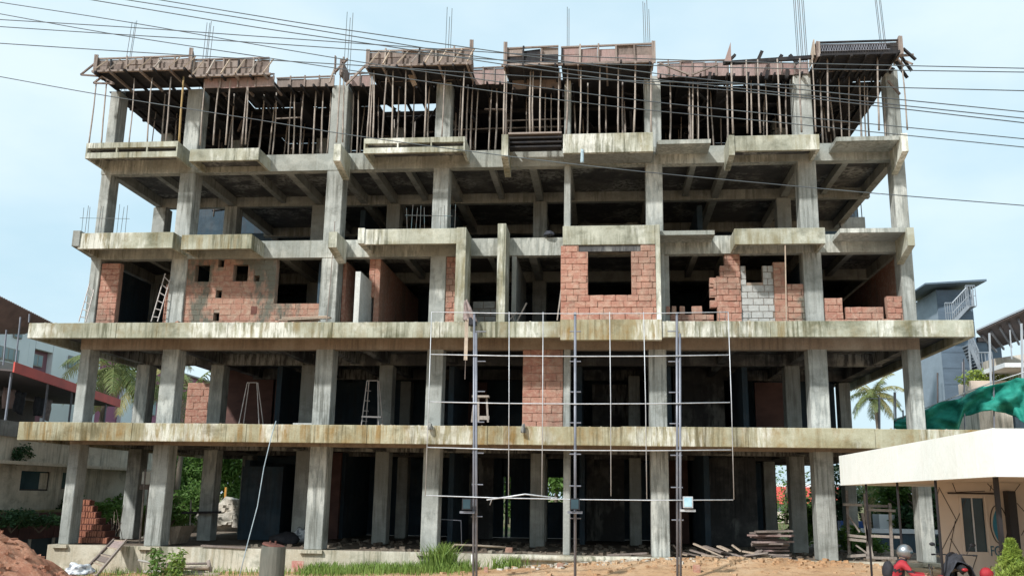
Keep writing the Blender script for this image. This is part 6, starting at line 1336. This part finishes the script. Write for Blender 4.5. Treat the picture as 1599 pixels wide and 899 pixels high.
def motorcycle(base, ang, label, body, accent, cover=False):
    """front wheel towards direction ang"""
    E = empty('motorcycle', base, label, 'motorcycle', 'parked motorcycles'); d = Vector((math.cos(ang), math.sin(ang), 0)); s_ = Vector((-d.y, d.x, 0)); B_ = Vector(base); Z = Vector((0, 0, 1))
    P_ = lambda f, l_, u: B_+d*f+s_*l_+Z*u
    for f in (-.65, .65):
        t = torus(MB(), P_(f, 0, .3), .25, .055, d).build('wheel', 'black_plastic', E, True); torus(MB(), P_(f, 0, .3), .18, .012, d, 20, 5).build('rim', 'chrome', t, True)
        m = MB()
        for i in range(6):
            a = i*1.047; m.tube([P_(f, 0, .3), P_(f, 0, .3)+d*(.18*math.cos(a))+Z*(.18*math.sin(a))], .012, 5)
        m.build('spokes', 'chrome', t)
    m = MB(); m.tube([P_(.65, .06, .3), P_(.45, .06, .95)], .022, 7); m.tube([P_(.65, -.06, .3), P_(.45, -.06, .95)], .022, 7); m.build('fork', 'chrome', E, True)
    m = MB(); m.tube([P_(.42, 0, .85), P_(.1, 0, .45), P_(-.3, 0, .42), P_(-.65, 0, .3)], .03, 7); m.tube([P_(.42, 0, .9), P_(0, 0, .78), P_(-.55, 0, .72)], .03, 7); m.build('frame', 'black_plastic', E, True)
    lumpmesh(E, 'engine', P_(.02, 0, .42), (.2, .13, .15), 'black_plastic', 1, .25, ang)
    lumpmesh(E, 'fuel_tank', P_(.18, 0, .82), (.25, .13, .13), body, 2, .08, ang)
    lumpmesh(E, 'seat', P_(-.28, 0, .80), (.36, .12, .06), 'black_plastic', 3, .05, ang)
    lumpmesh(E, 'tail_cowl', P_(-.55, 0, .80), (.24, .08, .08), accent, 4, .05, ang)
    lumpmesh(E, 'headlight_cowl', P_(.53, 0, .93), (.12, .13, .14), body, 5, .05, ang)
    for f in (-.62, .62):
        m = MB(); m.tube([P_(f+.30*math.cos(a), 0, .3+.33*math.sin(a)) for a in np.linspace(.5, 2.4, 8)], .05, 6); m.build('mudguard', body if f > 0 else 'black_plastic', E, True)
    m = MB(); m.tube([P_(.3, .36, 1.02), P_(.42, .15, 1.02), P_(.45, 0, .98), P_(.42, -.15, 1.02), P_(.3, -.36, 1.02)], .014, 6); m.build('handlebar', 'black_plastic', E, True)
    for sg in (1, -1):
        m = MB(); m.tube([P_(.38, sg*.26, 1.03), P_(.36, sg*.34, 1.2)], .007, 5); m.build('mirror_stem', 'black_plastic', E)
        lumpmesh(E, 'mirror', P_(.36, sg*.38, 1.22), (.015, .06, .04), 'black_plastic', 6, 0, ang, 2)
        m = MB(); m.tube([P_(.3, sg*.36, 1.02), P_(.25, sg*.42, 1.02)], .02, 6); m.build('grip', 'black_plastic', E)
    m = MB(); m.tube([P_(0, -.14, .32), P_(-.3, -.16, .28), P_(-.75, -.17, .36)], [.025, .035, .045], 8); m.build('exhaust', 'chrome', E, True)
    lumpmesh(E, 'tail_light', P_(-.80, 0, .80), (.03, .06, .035), 'red_plastic', 7, 0, ang, 2)
    return E, P_
YR = -10.6
bx = at(1410, 899, YR); gz = at(1413, 851, YR)[2]-1.60
Er, PR = motorcycle((bx[0]+.15, YR, gz), math.radians(-14), 'red and white motorcycle with the helmeted rider, below the canopy', 'red_plastic', 'white_plastic')
lumpmesh(Er, 'side_sticker', PR(.2, -.13, .86), (.16, .02, .05), 'orange_sticker', 1, 0, math.radians(-14), 2); lumpmesh(Er, 'front_panel', PR(.5, -.02, .98), (.2, .1, .05), 'white_plastic', 3, 0, math.radians(-14), 2)
# rider: one skinned body, seated, leaning forward, hands on the bars
J = {}
def pr(f, l_, u): return PR(f, l_, u)
sk = [('pelvis', pr(-.30, 0, .90), .15), ('waist', pr(-.27, 0, 1.02), .135), ('chest', pr(-.18, 0, 1.18), .16), ('neckb', pr(-.12, 0, 1.32), .10), ('neck', pr(-.10, 0, 1.38), .058), ('head', pr(-.08, 0, 1.46), .085),
 ('shl', pr(-.13, .17, 1.27), .075), ('ell', pr(.03, .26, 1.06), .05), ('wrl', pr(.24, .30, 1.05), .034), ('hal', pr(.29, .33, 1.045), .034),
 ('shr', pr(-.13, -.17, 1.27), .075), ('elr', pr(.03, -.26, 1.06), .05), ('wrr', pr(.24, -.30, 1.05), .034), ('har', pr(.29, -.33, 1.045), .034),
 ('hpl', pr(-.26, .10, .86), .10), ('knl', pr(.16, .20, .72), .066), ('anl', pr(.02, .19, .34), .045), ('tol', pr(.20, .19, .27), .036),
 ('hpr', pr(-.26, -.10, .86), .10), ('knr', pr(.16, -.20, .72), .066), ('anr', pr(.02, -.19, .34), .045), ('tor', pr(.20, -.19, .27), .036)]
ed = [('pelvis', 'waist'), ('waist', 'chest'), ('chest', 'neckb'), ('neckb', 'neck'), ('neck', 'head'), ('chest', 'shl'), ('shl', 'ell'), ('ell', 'wrl'), ('wrl', 'hal'), ('chest', 'shr'), ('shr', 'elr'), ('elr', 'wrr'), ('wrr', 'har'), ('pelvis', 'hpl'), ('hpl', 'knl'), ('knl', 'anl'), ('anl', 'tol'), ('pelvis', 'hpr'), ('hpr', 'knr'), ('knr', 'anr'), ('anr', 'tor')]
idx = {n: i for i, (n, _, _) in enumerate(sk)}
PE = empty('person', tuple(pr(-.3, 0, .0)), 'person in red and black jacket and silver helmet sitting on the red motorcycle', 'person')
def skin(name, sk, ed, mat, parent, root=0, sub=2, extra=()):
    idx = {n: i for i, (n, _, _) in enumerate(sk)}; o_ = org(parent)
    me = bpy.data.meshes.new(name); me.from_pydata([tuple(Vector(p)-o_) for _, p, _ in sk], [(idx[a], idx[b]) for a, b in ed], []); o = bpy.data.objects.new(name, me); col.objects.link(o); o.parent = parent
    o.modifiers.new('skin', 'SKIN'); o.modifiers['skin'].use_smooth_shade = True
    for i, (_, _, r) in enumerate(sk): me.skin_vertices[0].data[i].radius = (r, r); me.skin_vertices[0].data[i].use_root = (i == root)
    su = o.modifiers.new('sub', 'SUBSURF'); su.levels = sub; su.render_levels = sub
    bpy.context.view_layer.update(); m2 = bpy.data.meshes.new_from_object(o.evaluated_get(bpy.context.evaluated_depsgraph_get())); o.modifiers.clear(); o.data = m2; m2.materials.clear(); m2.materials.append(MATS[mat]); m2.polygons.foreach_set('use_smooth', [True]*len(m2.polygons)); return o
BD = skin('body', sk, ed, 'jacket_black', PE)
for mt in ('jacket_red', 'skin'): BD.data.materials.append(MATS[mt])
po = org(PE); hands = [sk[idx['hal']][1], sk[idx['har']][1]]
for f in BD.data.polygons:
    c_ = Vector(f.center)+po; dl = c_-PR(0, 0, 0); lat = dl.dot(Vector((-math.sin(math.radians(-14)), math.cos(math.radians(-14)), 0))); up_ = c_.z-gz
    if min((c_-Vector(h)).length for h in hands) < .06: f.material_index = 2
    elif 1.36 < up_ < 1.42: f.material_index = 2
    elif up_ > 1.0 and up_ < 1.36 and abs(lat) > .13 and not 1.1 < up_ < 1.15: f.material_index = 1
    elif 1.20 < up_ < 1.26: f.material_index = 1
for sg, hn in ((1, 'hal'), (-1, 'har')):
    h = Vector(sk[idx[hn]][1])
    for k_ in range(4):
        b0 = h+Vector((0, 0, .015))+(PR(0, 1, 0)-PR(0, 0, 0))*(-.03+.02*k_)*1.0; fwd = PR(1, 0, 0)-PR(0, 0, 0); l_ = [.035, .04, .037, .03][k_]
        MB().tube([b0, b0+fwd*l_+Vector((0, 0, .008)), b0+fwd*(l_+.018)+Vector((0, 0, -.025)), b0+fwd*(l_-.005)+Vector((0, 0, -.045))], [.010, .0095, .009, .007], 6).build('finger', 'skin', PE, True)
    MB().tube([h+(PR(0, 1, 0)-PR(0, 0, 0))*(-sg*.03), h+fwd*.03+(PR(0, 1, 0)-PR(0, 0, 0))*(-sg*.045)+Vector((0, 0, -.03))], [.011, .008], 6).build('thumb', 'skin', PE, True)
hc = Vector(sk[idx['head']][1])+Vector((0, 0, .02)); fd = PR(1, 0, 0)-PR(0, 0, 0)
Hm = lumpmesh(PE, 'helmet', hc, (.15, .125, .145), 'chrome', 1, 0, math.radians(-14), 4); lumpmesh(Hm, 'visor', hc+fd*.055-Vector((0, 0, .01)), (.105, .108, .055), 'glass_dark', 1, 0, math.radians(-14), 3)
lumpmesh(PE, 'backpack', pr(-.40, 0, 1.1), (.12, .16, .2), 'jacket_black', 8, .1, math.radians(-14), 3)
# second bike: black with a draped cover
bx2 = at(1492, 899, -10.0); gz2 = at(1490, 862, -10.0)[2]-1.08
E2, P2 = motorcycle((bx2[0]+.05, -10.0, gz2), math.radians(80), 'black motorcycle covered by a dark cloth in front of the cabin wall', 'black_plastic', 'black_plastic')
cv = []; fs = []; nu, nv = 22, 18
for j in range(nv+1):
    for i in range(nu+1):
        u = i/nu*2-1; v = j/nv; f = -.55+v*.95; w_ = .05+.30*abs(u)**1.1; z = .93+.14*v-.62*abs(u)**1.6+.03*math.sin(u*14+v*5)+.03*noise.noise(Vector((u*3, v*4, 1)))
        p = P2(f, math.copysign(w_, u)*(1 if abs(u) > .02 else 0)+.03*math.sin(v*9+u*3), z); cv.append(p)
for j in range(nv):
    for i in range(nu): a = j*(nu+1)+i; fs.append((a, a+1, a+nu+2, a+nu+1))
o = MB().add(cv, fs).build('bike_cover', 'grey_cloth', None, True); so = o.modifiers.new('s', 'SOLIDIFY'); so.thickness = .012; rebase(o, P2(0, 0, .8)); tag(o, 'dark grey creased cloth draped over the black motorcycle', 'cover')
hl = lumpmesh(E2, 'red_helmet', P2(-.62, -.05, .93), (.14, .13, .13), 'red_plastic', 5, 0, 0, 3) if False else None
lump(tuple(P2(-.55, -.42, .72)), .125, .12, .125, 4, 'jacket_red', 'helmet', 'dark red helmet hanging at the rear of the covered motorcycle', 'helmet', 3, .05, False)

print('bricks', NBR, 'objects', len(bpy.data.objects))
